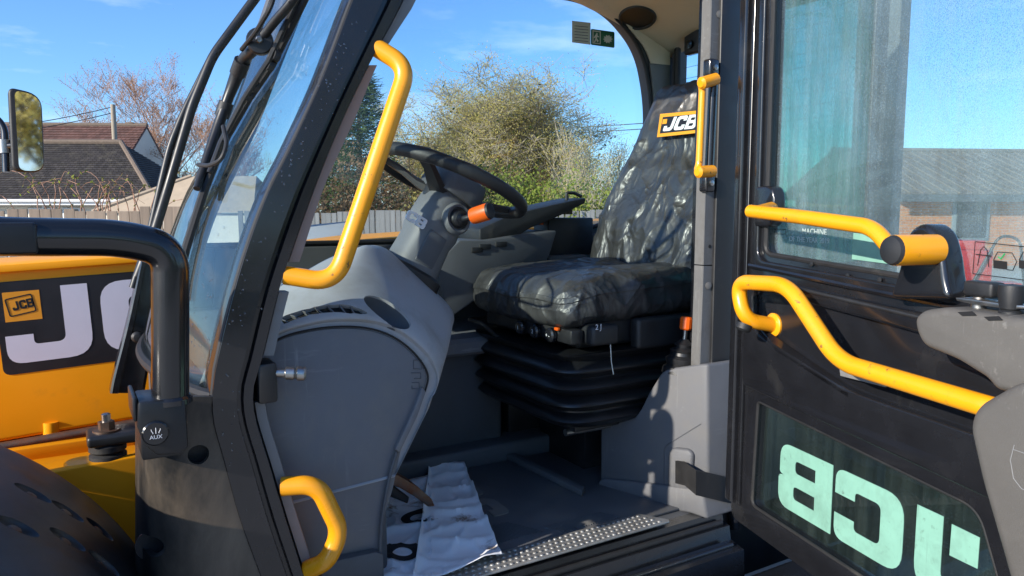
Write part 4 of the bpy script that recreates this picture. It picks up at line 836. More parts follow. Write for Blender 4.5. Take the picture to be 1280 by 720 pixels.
c2_ = dP(1222, 400, .06); lathe('latch_pin', [(.0065, -.012), (.0065, .018), (.010, .018), (.010, .026), (.0075, .026), (.0075, .034)], c2_, UZ, STEEL, door, 14)
prism('latch_lever', [dP(x, y, .075) for x, y in ((1194, 372), (1215, 374), (1262, 381), (1280, 382), (1280, 386), (1258, 386), (1213, 380), (1196, 376))], DN*-.03, STEEL, door, .001)
c = dP(1230, 362, .055); box('latch_block', (-.024, -.014, -.010), (.024, .014, .012), BLKM, door, .005, 3, Matrix.Translation(c) @ Matrix((DD, DN, UZ)).transposed().to_4x4())
for (x, y) in ((1207, 393), (1240, 399)): plate('console_slot', [[dp(x-10, y-3, .105), dp(x+8, y-4, .105), dp(x+13, y+1, .105), dp(x-4, y+2, .105)]], H, DD, UZ, .104, .1056, SEAM, door)
# lettering seen from behind through the lower pane: the word runs towards the hinge
w0 = V(dp(1128, 700, -.024)); 
def lettered(px_l, px_r, py_t, py_b, ch):
    a = V(dp(px_l, (py_t+py_b)/2, -.0245)); b = V(dp(px_r, (py_t+py_b)/2, -.0245)); return a, b
zb, zt = .943, 1.088
def low_letter(ch, s_right, width):
    adv, lps = LET[ch]; h = zt-zb; loops = []
    for lp in lps: loops.append([(s_right-q[0]*width, zb+q[1]*h, (q[2]*min(h, width) if len(q) > 2 else 0)) for q in lp])
    return plate('door_lettering', loops, H, DD, UZ, -.0245, -.0235, MINT, door)
sB0, sB1 = dp(973, 610, -.024)[0], dp(1040, 620, -.024)[0]; sC0, sC1 = dp(1043, 640, -.024)[0], dp(1130, 650, -.024)[0]; sJ0, sJ1 = dp(1138, 690, -.024)[0], dp(1138, 690, -.024)[0]+(sC1-sC0)*1.05
low_letter('B', sB1, sB1-sB0); low_letter('C', sC1, sC1-sC0); low_letter('J', sJ1, sJ1-sJ0)
q = [dp(x, y, -.024) for x, y in ((1190, 655), (1225, 672), (1222, 711), (1187, 694))]; plate('door_lettering', [q], H, DD, UZ, -.0245, -.0235, MINT, door)
# stickers on the upper pane
q = [dp(x, y, -.024) for x, y in ((1067, 291), (1124, 298), (1120, 331), (1065, 324))]; plate('pane_sticker', [q], H, DD, UZ, -.0245, -.0235, MINT, door)
PRT = mat('faint_print', (.42, .50, .48), .6)
print_text('pane_lettering', 'MACHINE', dP(1018, 290, -.024), DD, UZ, .017, PRT, door, .0008); print_text('pane_lettering', 'OF THE YEAR 2019', dP(1011, 300, -.024), DD, UZ, .015, PRT, door, .0008)
tube('pane_diagram', [dP(x, y, -.023) for x, y in ((970, 286), (982, 287), (982, 293), (970, 292), (970, 286))], .0006, SEAM, door, seg=5)
tube('pane_diagram', [dP(x, y, -.023) for x, y in ((1216, 342), (1219, 302), (1296, 310), (1296, 352), (1216, 342))], .0007, SEAM, door, seg=5)
tube('pane_diagram', [dP(x, y, -.023) for x, y in ((1222, 332), (1226, 312), (1230, 308), (1234, 313), (1236, 334))], .0007, SEAM, door, seg=5)
tube('pane_diagram', [dP(x, y, -.023) for x, y in ((1220, 318), (1239, 320))], .0009, SEAM, door, seg=5)
for x in (1242, 1274):
    plate('pane_diagram', [[dp(x, 325, -.0235), dp(x+17, 327, -.0235), dp(x+17, 337, -.0235), dp(x, 335, -.0235)]], H, DD, UZ, -.0235, -.0228, SEAM, door)
    tube('pane_diagram', [dP(a, b, -.023) for a, b in ((x, 325), (x+5, 315), (x+23, 316), (x+29, 327), (x+24, 338), (x+17, 337))], .0007, SEAM, door, seg=5)
tube('pane_tick', [dP(x, y, -.023) for x, y in ((1248, 321), (1251, 324), (1256, 317))], .0011, mat('tick_green', (.02, .32, .10), .5), door, seg=5)

# ---------------------------------------------------------------- boom, chassis, front mudguard
YB = 2.35
a, b = P(0, 333, Y=YB), P(165, 320.5, Y=YB); c_, d_ = P(0, 553, Y=YB), P(157, 527, Y=YB)
bu_ = ((b-a).normalized()+(d_-c_).normalized()).normalized(); bn = V((0, -1, 0)); bw_ = bu_.cross(bn); bw_ = -bw_ if bw_.z < 0 else bw_
hB = (a-c_).dot(bw_)
boom = box('boom', (-1.35, 0, 0), (2.9, .36, hB), BOOMY, T, .012, 3, Matrix.Translation(c_) @ Matrix((bu_, V((0, 1, 0)), bw_)).transposed().to_4x4())
box('boom_flange', (-1.35, -.012, hB-.016), (2.9, .372, hB+.004), BOOMY, boom, .003, 2, Matrix.Translation(c_) @ Matrix((bu_, V((0, 1, 0)), bw_)).transposed().to_4x4())
def bp_(x, y, yy=YB): q_ = P(x, y, Y=yy)-c_; return (q_.dot(bu_), q_.dot(bw_))
d0, d1, d2 = bp_(2, 353), bp_(170, 338), bp_(5, 471)
hD = (bp_(60, 348)[1]+bp_(60, 348)[1])/2; lD = bp_(60, 462.5)[1]
plate('boom_decal', [[(d2[0], lD, .02), (d2[0]+.95, lD, .02), (d2[0]+.95, hD), (d2[0], hD)]], c_, bu_, bw_, 0, .0015, DECK, boom)
q = [bp_(3, 367), bp_(48, 361), bp_(52, 399), bp_(8, 403)]; sq0 = V(bp_(7, 403)); sqh = V(bp_(3, 366))-sq0; sz = sqh.length
plate('boom_decal_square', [[(sq0.x, sq0.y), (sq0.x+sz*1.05, sq0.y), (sq0.x+sz*1.05, sq0.y+sz), (sq0.x, sq0.y+sz)]], c_, bu_, bw_, .0015, .0022, DECO, boom)
o2 = c_+bu_*(sq0.x+sz*.16)+bw_*(sq0.y+sz*.34); ru = (bu_*math.cos(.16)+bw_*math.sin(.16)); rw_ = (bw_*math.cos(.16)-bu_*math.sin(.16))
word('boom_decal_mark', o2+ru*.008, ru, rw_, sz*.30, DECK, boom, .0022, .003, wide=.66, gap=.05)
plate('boom_decal_mark', [[(-.004, -.014, .006), (sz*.74, -.014, .006), (sz*.74, sz*.30+.012, .006), (-.004, sz*.30+.012, .006)], [(-.001, -.011, .004), (sz*.74-.003, -.011, .004), (sz*.74-.003, sz*.30+.009, .004), (-.001, sz*.30+.009, .004)]], o2, ru, rw_, .0022, .003, DECK, boom)
jb = V(bp_(11, 456)); jt = V(bp_(95, 355)); jr = V(bp_(117, 430)); jh = jt.y-jb.y
loops = []
for lp in LET['J'][1]: loops.append([(jb.x+p[0]/.95*(jr.x-jb.x), jb.y+p[1]*jh, (p[2]*jh if len(p) > 2 else 0)) for p in lp])
cl = bp_(128, 400)[0]
for ch, off_ in (('C', cl), ('B', cl+jh*1.22)):
    for lp in LET[ch][1]: loops.append([(off_+p[0]*jh*1.12, jb.y+p[1]*jh, (p[2]*jh if len(p) > 2 else 0)) for p in lp])
plate('boom_lettering', loops, c_, bu_, bw_, .0015, .0025, DECW, boom)
pip = tube('boom_ram_rod', [P(-150, 590, Y=2.30), P(0, 559, Y=2.30), P(90, 543, Y=2.30), P(190, 525, Y=2.30)], .012, RUST, T, seg=14)
lathe('rod_boss', [(.021, -.05), (.021, .022), (.018, .028), (.009, .029), (.009, .042)], P(65, 549, Y=2.36), (0, 0, -1), YEL, pip, 18)
ch = box('chassis', (-1.5, 1.86, .50), (.14, 2.34, .955), BOOMY, T, .012)
box('chassis_rail', (-1.5, 2.345, .50), (3.4, 2.95, .955), BOOMY, ch, .012); box('cab_underframe', (.14, 1.45, .52), (2.2, 2.34, .735), BLK2, ch, .012)
tp1, tp2 = P(35, 597, Y=1.80), P(170, 575, Y=1.80); zt_ = (tp1.z+tp2.z)/2
prism('chassis_side_plate', [V((-1.4, 1.80, zt_-.06)), V((.16, 1.80, zt_+.012)), V((.16, 1.80, .45)), V((-1.4, 1.80, .45))], (0, .03, 0), BOOMY, ch, .005)
prism('chassis_rib', [V((-1.4, 2.24, .95)), V((.13, 2.24, .95)), V((.13, 2.24, .99)), V((-1.4, 2.24, .975))], (0, .03, 0), BOOMY, ch, .004)
lathe('chassis_boss', [(.035, 0), (.035, .03), (.03, .034), (.0, .035)], P(103, 594, Y=1.845), (0, 0, 1), YEL, ch, 24)
lathe('chassis_pin', [(.030, 0), (.030, .05), (.024, .06), (.0, .062)], P(88, 630, Y=1.80), (0, -1, 0), RUST, ch, 20)
mc = P(136, 583, Y=1.84); cm = lathe('cab_mount', [(.036, 0), (.036, .012), (.030, .016), (.038, .022), (.038, .030), (.031, .034), (.038, .040), (.038, .052), (.034, .056)], mc, UZ, RUB, T, 28)
box('mount_arm', (mc.x-.04, mc.y-.04, mc.z+.056), (mc.x+.30, mc.y+.05, mc.z+.082), BLK2, cm, .008, 3)
lathe('mount_washer', [(.028, .082), (.028, .086)], mc, UZ, RUST, cm, 20); lathe('mount_nut', [(.017, .086), (.017, .104)], mc, UZ, RUST, cm, 6); lathe('mount_bolt', [(.0095, .104), (.0095, .120), (.006, .122)], mc, UZ, STEEL, cm, 12)
box('mount_foot', mc-V((.05, .035, .05)), mc+V((.05, .06, .002)), BLK2, cm, .006)
# mudguard over the front wheel
wc0 = V((-.52, 1.40, .60)); rad_m = .69
mrows = []
for i in range(60):
    a = R(-8)+R(196)*i/59; dr = V((math.cos(a), 0, math.sin(a))); row = []
    for (y, dr_) in ((1.02, -.06), (1.03, -.03), (1.06, -.006), (1.12, .0), (1.35, .004), (1.60, .0), (1.66, -.008), (1.68, -.03), (1.655, -.035), (1.60, -.016), (1.35, -.014), (1.12, -.016), (1.07, -.026), (1.045, -.045), (1.035, -.065)):
        row.append(V((wc0.x, y, wc0.z))+dr*(rad_m+dr_))
    mrows.append(row)
mg = loft('mudguard', mrows, MUD, T, True, True, 50)
def onmud(px, py): return march(px, py, lambda q: math.hypot(q.x-wc0.x, q.z-wc0.z)-rad_m, .5, 3)
dims = [onmud(x, y) for x, y in ((84, 640), (83, 676), (124, 662), (128, 706), (40, 618), (20, 660))]
cuts = []
for q in dims:
    nr = V((q.x-wc0.x, 0, q.z-wc0.z)).normalized(); tg = V((0, 1, 0)).cross(nr)
    cuts.append(ball('cut', q+nr*.004, (.034, .020, .0115), None, None, 20, Matrix((tg, V((0, 1, 0)), nr)).transposed()))
carve(mg, cuts)
for q in dims:
    nr = V((q.x-wc0.x, 0, q.z-wc0.z)).normalized(); lathe('mudguard_bolt', [(.012, -.012), (.012, -.003), (.009, .0), (.0, .001)], q, nr, RUST, mg, 8)
box('mudguard_stay', (wc0.x-.03, 1.3, wc0.z+.62), (wc0.x+.03, 1.9, wc0.z+.66), BLK2, mg, .004)
TYRE = mat('tyre_rubber', (.018, .018, .019), .75, var=.2, vs=8, bump=.3, bs=120, dirt=(.07, .06, .05), ds=5, dth=(.45, .75), dr=.95)
def wheel(cx, cy, out):
    t = lathe('wheel', [(.28, -.20), (.45, -.21), (.56, -.20), (.60, -.16), (.605, 0), (.60, .16), (.56, .20), (.45, .21), (.28, .20)], (cx, cy, .60), (0, 1, 0), TYRE, T, 48, 50)
    lathe('rim', [(.29, -.15), (.30, -.19), (.27, -.19), (.25, -.06), (.12, -.03), (.12, -.10), (.0, -.11)], (cx, cy, .60), (0, out, 0), BOOMY, t, 32)
    vs_, fs_ = [], []
    for k in range(44):
        a = 2*math.pi*(k//2)/22; s = -1 if k % 2 else 1; a += (.0 if s > 0 else math.pi/22); i0 = len(vs_)
        for (y, da, r) in ((.0, 0, .60), (.0, .07, .60), (s*.19, .22, .575), (s*.19, .14, .575)):
            for rr_ in (r-.01, r+.022): vs_.append((cx+math.cos(a+da)*rr_, cy+y, .60+math.sin(a+da)*rr_))
        fs_ += [(i0+1, i0+3, i0+5, i0+7), (i0, i0+1, i0+7, i0+6), (i0+2, i0+4, i0+5, i0+3), (i0+4, i0+6, i0+7, i0+5), (i0, i0+2, i0+3, i0+1)]
    pydata('tread_lugs', vs_, fs_, TYRE, t, recalc=True)['kind'] = 'stuff'
for cx in (-.52, 2.95):
    wheel(cx, 1.38, 1 if False else -1); wheel(cx, 3.40, 1)
    box('axle', (cx-.07, 1.5, .53), (cx+.07, 3.3, .67), BLK2, T, .02)
box('engine_cover', (.6, 2.98, .75), (3.2, 3.55, 1.42), BOOMY, T, .06, 4); box('rear_frame', (2.5, 2.0, .95), (3.1, 2.95, 1.55), BOOMY, T, .03, 3)
# mirror on its arm, carried from the front of the chassis
dM = 2.25
def mp(x, y): 
    d = ray(x, y); return CAM+d*(dM/d.dot(FW))
mc_ = mp(33, 165); mu = (mp(52, 166)-mp(17, 163)); mh = V((0, 0, (mp(33, 113).z-mp(33, 216).z)))
un = V((.996, .087, 0)); wn_ = V((0, 0, 1)); wid = mu.length; hei = mh.length
hsg = [(-.5*wid*1.02, -.5*hei*.96, .02), (.48*wid, -.5*hei, .045), (.52*wid, .46*hei, .05), (-.46*wid, .52*hei, .02)]
mir = plate('mirror', [hsg], mc_, un, wn_, -.035, .012, BLKM, T, .008, 8, 3)
plate('mirror_glass', [[(-.30*wid, -.47*hei, .02), (.44*wid, -.47*hei, .04), (.48*wid, .43*hei, .045), (-.28*wid, .49*hei, .02)]], mc_, un, wn_, .012, .0135, MIRR, mir)
m0 = mp(14, 183); tube('mirror_arm', [mp(22, 182), mp(3, 183), mp(-40, 190), V((mp(-60, 300).x, mp(-60, 300).y, 1.2)), V((mp(-60, 300).x, mp(-60, 300).y, .95))], .012, BLK, mir, .05, 12)
tube('mirror_arm_upper', [mp(8, 215), mp(6, 160), mp(-5, 146), mp(-60, 140)], .010, BLK, mir, .04, 10)
tube('mirror_arm_link', [mp(-60, 140), mp(-48, 192)], .010, BLK, mir, seg=10)
lathe('mirror_clamp', [(.018, -.02), (.018, .02)], mp(6, 183), (0, 0, 1), STEEL, mir, 14)

# ================================================================ loose things on the cab floor
fm = box('rubber_floor_mat', (.56, 1.375, .8155), (1.40, 1.985, .8235), MATF, None, .003)
tag(fm, 'black ribbed rubber mat covering the cab floor in front of the seat', 'floor mat')
prism('mat_ridge', [P(x, y, Z=.823) for x, y in ((623, 570), (628, 566), (731, 616), (728, 622))], (0, 0, .02), MATF, fm, .004)
MATL = mat('worn_mat_letters', (.15, .15, .15), .7, var=.15, vs=20, bump=.3, bs=400, dirt=(.20, .18, .15), ds=9, dth=(.45, .75), dr=.95)
o0 = P(640, 641, Z=.824); lu = (P(585, 596, Z=.824)-P(655, 645, Z=.824)).normalized(); lw_ = V((0, 0, 1)).cross(lu)
word('mat_lettering', o0, lu, lw_, .135, MATL, fm, .0, .003, wide=.92)
bm = bmesh.new()
for (x0, x1, y0, y1) in ((.80, .93, 1.42, 1.55), (.98, 1.16, 1.40, 1.47), (.60, .74, 1.46, 1.62)):
    k = 0; x = x0
    while x < x1:
        bmesh.ops.create_cube(bm, size=1, matrix=Matrix.Translation((x, (y0+y1)/2, .8245)) @ Matrix.Rotation(.5, 4, 'Z') @ Matrix.Diagonal((.003, (y1-y0)*.8, .003, 1))); x += .0075
from_bm('mat_ribs', bm, MATF, fm, False)['kind'] = 'stuff'
PRINTK = mat('paper_print', (.02, .02, .022), .8, var=.2)
def zpap(p, seed): return .004+.012*max(0, noise.noise(V((p.x*7+seed, p.y*7, seed))))+.010*(1-abs(noise.noise(V((p.x*5+p.y*3, p.y*8+seed, seed*2)))))**6+.006*(1-abs(noise.noise(V((p.x*14, p.y*11+seed, seed*3)))))**8
def sheet(name, px, label, z0, seed, curl):
    a, b, c, d = [P(x, y, Z=z0) for x, y in px]; rows = []; N = 56
    for i in range(N+1):
        row = []
        for j in range(N+1):
            u, w = i/N, j/N; p = a*(1-u)*(1-w)+b*u*(1-w)+c*u*w+d*(1-u)*w
            e_ = min(u, 1-u, w, 1-w); z = zpap(p, seed)+curl*max(0, 1-e_*9)**2*(.5+.5*noise.noise(V((p.x*9, p.y*9, seed+3))))
            row.append(V((p.x+.004*noise.noise(V((u*9, seed, 0))), p.y+.004*noise.noise(V((w*9, seed, 4))), z0+z)))
        rows.append(row)
    o = loft(name, rows, PAPER, None, False, False, 60); m_ = o.modifiers.new('t', 'SOLIDIFY'); m_.thickness = .0007
    tag(o, label, 'paper', 'protective paper sheets on the cab floor'); return o
s1 = sheet('paper_sheet', ((478, 612), (536, 601), (542, 735), (462, 735)), 'crumpled printed paper sheet lying under the foot pedal, black ring print', .8235, 2.0, .014)
s2 = sheet('paper_sheet', ((537, 588), (580, 586), (628, 706), (516, 740)), 'plain pale paper sheet on the floor mat with one muddy corner', .8275, 8.0, .022)
for (cx_, cy_, r1, r2) in ((526, 645, .050, .027), (503, 690, .046, .022)):
    ce = P(cx_, cy_, Z=.835); N = 30; M_ = 5; vs_ = []
    for m_ in range(M_):
        for k in range(N):
            r = r1+(r2-r1)*m_/(M_-1); p = ce+V((math.cos(2*math.pi*k/N)*r, math.sin(2*math.pi*k/N)*r, 0)); p.z = .8235+.0014+zpap(p, 2.0); vs_.append(p)
    pydata('paper_print', vs_, [(m_*N+k, m_*N+(k+1) % N, (m_+1)*N+(k+1) % N, (m_+1)*N+k) for m_ in range(M_-1) for k in range(N)], PRINTK, s1)

# ================================================================ the surroundings
def leafmat(name, c, c2, tr=.35):
    m = bpy.data.materials.new(name); m.use_nodes = True; nt = m.node_tree; nt.nodes.clear(); out = nd(nt, 'ShaderNodeOutputMaterial')
    g = nd(nt, 'ShaderNodeNewGeometry'); n1 = nd(nt, 'ShaderNodeTexNoise', Scale=.9, Detail=3.); lnk(nt, coords(nt), n1.inputs['Vector'])
    f = mathn(nt, 'ADD', mathn(nt, 'MULTIPLY', g.outputs['Random Per Island'], .6), mathn(nt, 'MULTIPLY', n1.outputs[0], .4))
    colr = mixc(nt, f, c, c2); d = nd(nt, 'ShaderNodeBsdfDiffuse'); t = nd(nt, 'ShaderNodeBsdfTranslucent'); lnk(nt, colr, d.inputs[0]); lnk(nt, colr, t.inputs[0])
    mx = nd(nt, 'ShaderNodeMixShader'); mx.inputs[0].default_value = tr; lnk(nt, d.outputs[0], mx.inputs[1]); lnk(nt, t.outputs[0], mx.inputs[2]); lnk(nt, mx.outputs[0], out.inputs[0]); return m
LF_Y = leafmat('yellow_green_leaves', (.50, .44, .13), (.74, .60, .21), .45); LF_O = leafmat('russet_leaves', (.26, .14, .08), (.50, .29, .15))
LF_I = leafmat('ivy_leaves', (.018, .035, .010), (.06, .085, .02), .2); LF_G = leafmat('hedge_leaves', (.12, .18, .03), (.34, .36, .07)); LF_C = leafmat('conifer_needles', (.03, .06, .025), (.11, .15, .05), .15)
LF_B = leafmat('brown_bush_leaves', (.12, .085, .05), (.27, .18, .11))
BARK = mat('bark', (.10, .085, .065), .9, var=.3, vs=12, bump=.6, bs=40); BARK2 = mat('pale_bark', (.40, .33, .24), .9, var=.25, vs=10, bump=.4, bs=40); BARK3 = mat('mid_bark', (.32, .265, .195), .9, var=.25, vs=10, bump=.4, bs=40); BARKR = mat('reddish_twigs', (.30, .19, .14), .9, var=.25, vs=8)
def seg_tube(vs, fs, a, b, ra, rb, k=3):
    t = (b-a); 
    if t.length < 1e-6: return
    t.normalize(); x = t.orthogonal().normalized(); y = t.cross(x); i = len(vs)
    for p, r in ((a, ra), (b, rb)):
        for j in range(k): an = 2*math.pi*j/k; vs.append(p+(x*math.cos(an)+y*math.sin(an))*r)
    for j in range(k): fs.append((i+j, i+(j+1) % k, i+k+(j+1) % k, i+k+j))
def leafq(vs, fs, p, s, rn):
    d = V((rn.uniform(-1, 1), rn.uniform(-1, 1), rn.uniform(-1, 1))).normalized(); x = d.orthogonal().normalized(); y = d.cross(x); i = len(vs)
    vs += [p+x*s, p+y*s*.55, p-x*s, p-y*s*.55]; fs.append((i, i+1, i+2, i+3))
def tree(name, label, base, height, seed, bark, leaf, nleaf, lsize, levels=5, spread=.55, trunk_r=.16, stems=1, ivy=0, group=None, first=.28, upward=.25, kids=(5, 5, 4, 3), leaf_from=2, twig=.004, zlean=0.0):
    rn = random.Random(seed); tr = root(name, base, label, 'tree', group)
    tv, tf, cv, cf, tips, iv = [], [], [], [], [], []
    def grow_(p, d, L, r, lev):
        n = 5 if lev == 0 else 3; pts = [p]; q = p
        for i in range(n):
            d = (d+V((rn.gauss(0, .10), rn.gauss(0, .10), rn.gauss(0, .06)+upward*.10*(lev > 0)))).normalized(); q2 = q+d*(L/n)
            r2 = r*(1-.55*(i+1)/n); r1 = r*(1-.55*i/n)
            if lev <= 1: seg_tube(tv, tf, q, q2, max(r1, twig), max(r2, twig), 6 if lev == 0 else 5)
            else: seg_tube(cv, cf, q, q2, max(r1, twig), max(r2, twig), 3)
            if ivy and lev <= 1: iv.append((q2, lev))
            q = q2; pts.append(q)
            if lev >= leaf_from: tips.append(q)
        if lev < levels-1:
            kn = kids[min(lev, len(kids)-1)]
            for k in range(kn):
                u = (first+(1-first)*(k+rn.random()*.8)/kn) if lev == 0 else rn.uniform(.25, 1.0); idx = min(len(pts)-2, int(u*(len(pts)-1))); f = u*(len(pts)-1)-idx; b = pts[idx].lerp(pts[idx+1], min(1, max(0, f)))
                sd_ = V((rn.uniform(-1, 1), rn.uniform(-1, 1), rn.uniform(-.2, .4))).normalized(); nd_ = (d*(1-spread)+sd_*spread*1.25+UZ*upward).normalized()
                grow_(b, nd_, L*rn.uniform(.46, .68), r*.50*(1-.4*u), lev+1)
    for s in range(stems):
        off_ = V((rn.uniform(-.35, .35), rn.uniform(-.35, .35), 0)) if stems > 1 else V((0, 0, 0)); dv = (V((off_.x*.6, off_.y*.6, 1))).normalized()
        grow_(V(base)+off_-UZ*.1, dv, height*.62*(1 if s == 0 else rn.uniform(.75, 1)), trunk_r*(1 if stems == 1 else .7), 0)
    pydata('trunk', tv, tf, bark, tr, True, 60)
    cr = pydata('crown', cv, cf, bark, tr, True, 60)
    lv, lf = [], []
    for _ in range(nleaf):
        p = rn.choice(tips)+V((rn.gauss(0, .16), rn.gauss(0, .16), rn.gauss(0, .14))); leafq(lv, lf, p, lsize*rn.uniform(.6, 1.3), rn)
    if lv: pydata('leaves', lv, lf, leaf, cr)['kind'] = 'stuff'
    if ivy:
        lv, lf = [], []
        for _ in range(ivy):
            p, l_ = rn.choice(iv); s = .34 if l_ == 0 else .22; leafq(lv, lf, p+V((rn.gauss(0, s), rn.gauss(0, s), rn.gauss(0, .35))), lsize*rn.uniform(1.6, 3.0), rn)
        pydata('ivy', lv, lf, LF_I, cr)['kind'] = 'stuff'
    return tr
def shrub(name, label, base, size, seed, leaf, n, ls, cat='bush', group=None, bark=BARK):
    rn = random.Random(seed); r_ = root(name, base, label, cat, group); tv, tf, lv, lf = [], [], [], []
    for k in range(46):
        a = rn.uniform(0, 2*math.pi); e_ = V((math.cos(a)*size[0]*rn.uniform(.1, .95), math.sin(a)*size[1]*rn.uniform(.1, .95), size[2]*rn.uniform(.55, 1.08))); p = V(base)+V((e_.x*.15, e_.y*.15, -.05)); last = p
        for i in range(1, 6):
            t = i/5; q = V(base)+V((e_.x*t**.8, e_.y*t**.8, e_.z*t**.9))+V((rn.gauss(0, .05), rn.gauss(0, .05), 0)); seg_tube(tv, tf, last, q, .018*(1.15-t), .018*(1.05-t), 4); last = q
            for _ in range(int(n/230)): leafq(lv, lf, q+V((rn.gauss(0, size[0]*.13), rn.gauss(0, size[1]*.13), rn.gauss(0, size[2]*.08))), ls*rn.uniform(.6, 1.4), rn)
    pydata('stems', tv, tf, bark, r_, True); pydata('leaves', lv, lf, leaf, r_)['kind'] = 'stuff'; return r_
# --- trees behind the yard
tree('ivy_tree', 'large spreading autumn tree with yellow leaves and dark ivy on its trunk', G(632, 21.5), 6.5, 11, BARK3, LF_Y, 150000, .021, 5, .82, .13, 8, 2600, 'trees behind the yard', .16, .22, (7, 6, 6, 5), 2, .0055)
tree('golden_tree', 'rounded golden tree between the conifers and the ivy-covered tree', G(572, 24), 5.9, 23, BARK3, LF_Y, 80000, .021, 5, .72, .12, 4, 0, 'trees behind the yard', .22, .3, (6, 5, 5, 4), 2, .007)
tree('sapling', 'thin pale-stemmed sapling under the power line, next to the seat backrest', G(742, 20), 3.7, 31, BARK2, LF_Y, 6000, .022, 4, .38, .05, 4, 0, 'saplings by the power line', .2, .4, (6, 5, 4), 2, .005)
tree('sapling', 'slender leaning sapling with sparse yellow leaves in front of the ivy-covered tree', G(708, 19), 3.3, 37, BARK2, LF_Y, 7000, .022, 4, .42, .05, 4, 0, 'saplings by the power line', .2, .4, (6, 5, 4), 2, .005)
tree('sapling', 'bushy yellow-leaved sapling between the ivy-covered tree and the conifer', G(525, 21), 4.1, 41, BARK2, LF_Y, 11000, .024, 4, .5, .06, 4, 0, 'saplings by the power line', .2, .35, (6, 6, 4), 2, .005)
tree('sapling', 'low twiggy sapling standing behind the driver seat backrest', G(790, 22), 3.5, 43, BARK2, LF_Y, 5000, .022, 4, .42, .05, 4, 0, 'saplings by the power line', .2, .4, (6, 5, 4), 2, .005)
tree('birch_tree', 'russet birch with fine bare twigs behind the utility pole', G(165, 46), 9.6, 51, BARKR, LF_O, 18000, .03, 5, .5, .12, 2, 0, 'birches behind the houses', .2, .3, (7, 5, 5, 3), 2, .010)
tree('birch_tree', 'russet birch with a rounded crown next to the windscreen wiper link', G(222, 44), 9.9, 57, BARKR, LF_O, 19000, .03, 5, .52, .14, 2, 0, 'birches behind the houses', .2, .3, (7, 5, 5, 3), 2, .010)
tree('birch_tree', 'low orange-leaved birch filling the gap beside the windscreen', G(268, 40), 7.0, 61, BARKR, LF_O, 16000, .03, 5, .5, .11, 2, 0, 'birches behind the houses', .2, .3, (6, 5, 5, 3), 2, .010)
# conifer: drooping tiers of needle sprays
def conifer(name, label, base, h, rad, seed):
    rn = random.Random(seed); r_ = root(name, base, label, 'tree', 'trees behind the yard'); tv, tf, lv, lf = [], [], [], []
    seg_tube(tv, tf, V(base)-UZ*.1, V(base)+UZ*h, .16, .01, 8)
    for k in range(190):
        t = rn.random()**.8; z = h*(.06+.93*t); L_ = rad*(1-t)**.75*rn.uniform(.6, 1.1)+.15; a = rn.uniform(0, 6.283); d = V((math.cos(a), math.sin(a), .18)); p = V(base)+UZ*z; last = p
        for i in range(1, 7):
            u = i/6; q = p+d*(L_*u)-UZ*(.28*L_*u*u); seg_tube(tv, tf, last, q, .016*(1.1-u), .016*(1-u)+.003, 3); last = q
            for _ in range(9):
                pp_ = q+V((rn.gauss(0, .10), rn.gauss(0, .10), rn.gauss(-.06, .06))); i0 = len(lv); dv = (d+V((rn.gauss(0, .4), rn.gauss(0, .4), rn.gauss(-.1, .3)))).normalized(); s = dv.orthogonal().normalized()*.016
                lv.extend([pp_-s, pp_+dv*.17-s*.2, pp_+dv*.17+s*.2, pp_+s]); lf.append((i0, i0+1, i0+2, i0+3))
    tk = pydata('trunk', tv, tf, BARK, r_, True); pydata('crown', lv, lf, LF_C, r_)['kind'] = 'stuff'; return r_
conifer('conifer', 'tall dark green conifer behind the steering wheel', G(452, 19), 5.1, 1.5, 71)
conifer('conifer', 'dark conifer partly hidden by the yellow pillar handle', G(408, 22), 5.0, 1.7, 73)
shrub('brown_bush', 'reddish brown twiggy bush in front of the conifers', G(428, 16.5), (1.1, 1.0, 2.75), 81, LF_B, 5200, .04, group='bushes along the fence')
shrub('brown_bush', 'dull green brown bush next to the steering wheel rim', G(488, 17), (1.0, .9, 2.5), 83, LF_B, 4600, .04, group='bushes along the fence')
shrub('green_hedge_bush', 'larger bright green bush at the foot of the ivy-covered tree', G(655, 16), (1.0, .8, 2.15), 85, LF_G, 6200, .04, group='bushes along the fence')
shrub('green_hedge_bush', 'bright green bush close to the seat backrest', G(702, 15.5), (.8, .8, 2.1), 87, LF_G, 5200, .04, group='bushes along the fence')
shrub('green_hedge_bush', 'dark ivy bush under the large spreading tree', G(600, 18), (1.2, 1.0, 2.3), 89, LF_I, 5600, .045, group='bushes along the fence')
shrub('green_hedge_bush', 'yellowish bush behind the steering wheel', G(545, 17), (1.1, .9, 2.2), 91, LF_Y, 4600, .04, group='bushes along the fence')
shrub('green_hedge_bush', 'green bush hidden mostly behind the seat cover', G(765, 16.5), (.9, .8, 2.0), 93, LF_G, 4600, .04, group='bushes along the fence')
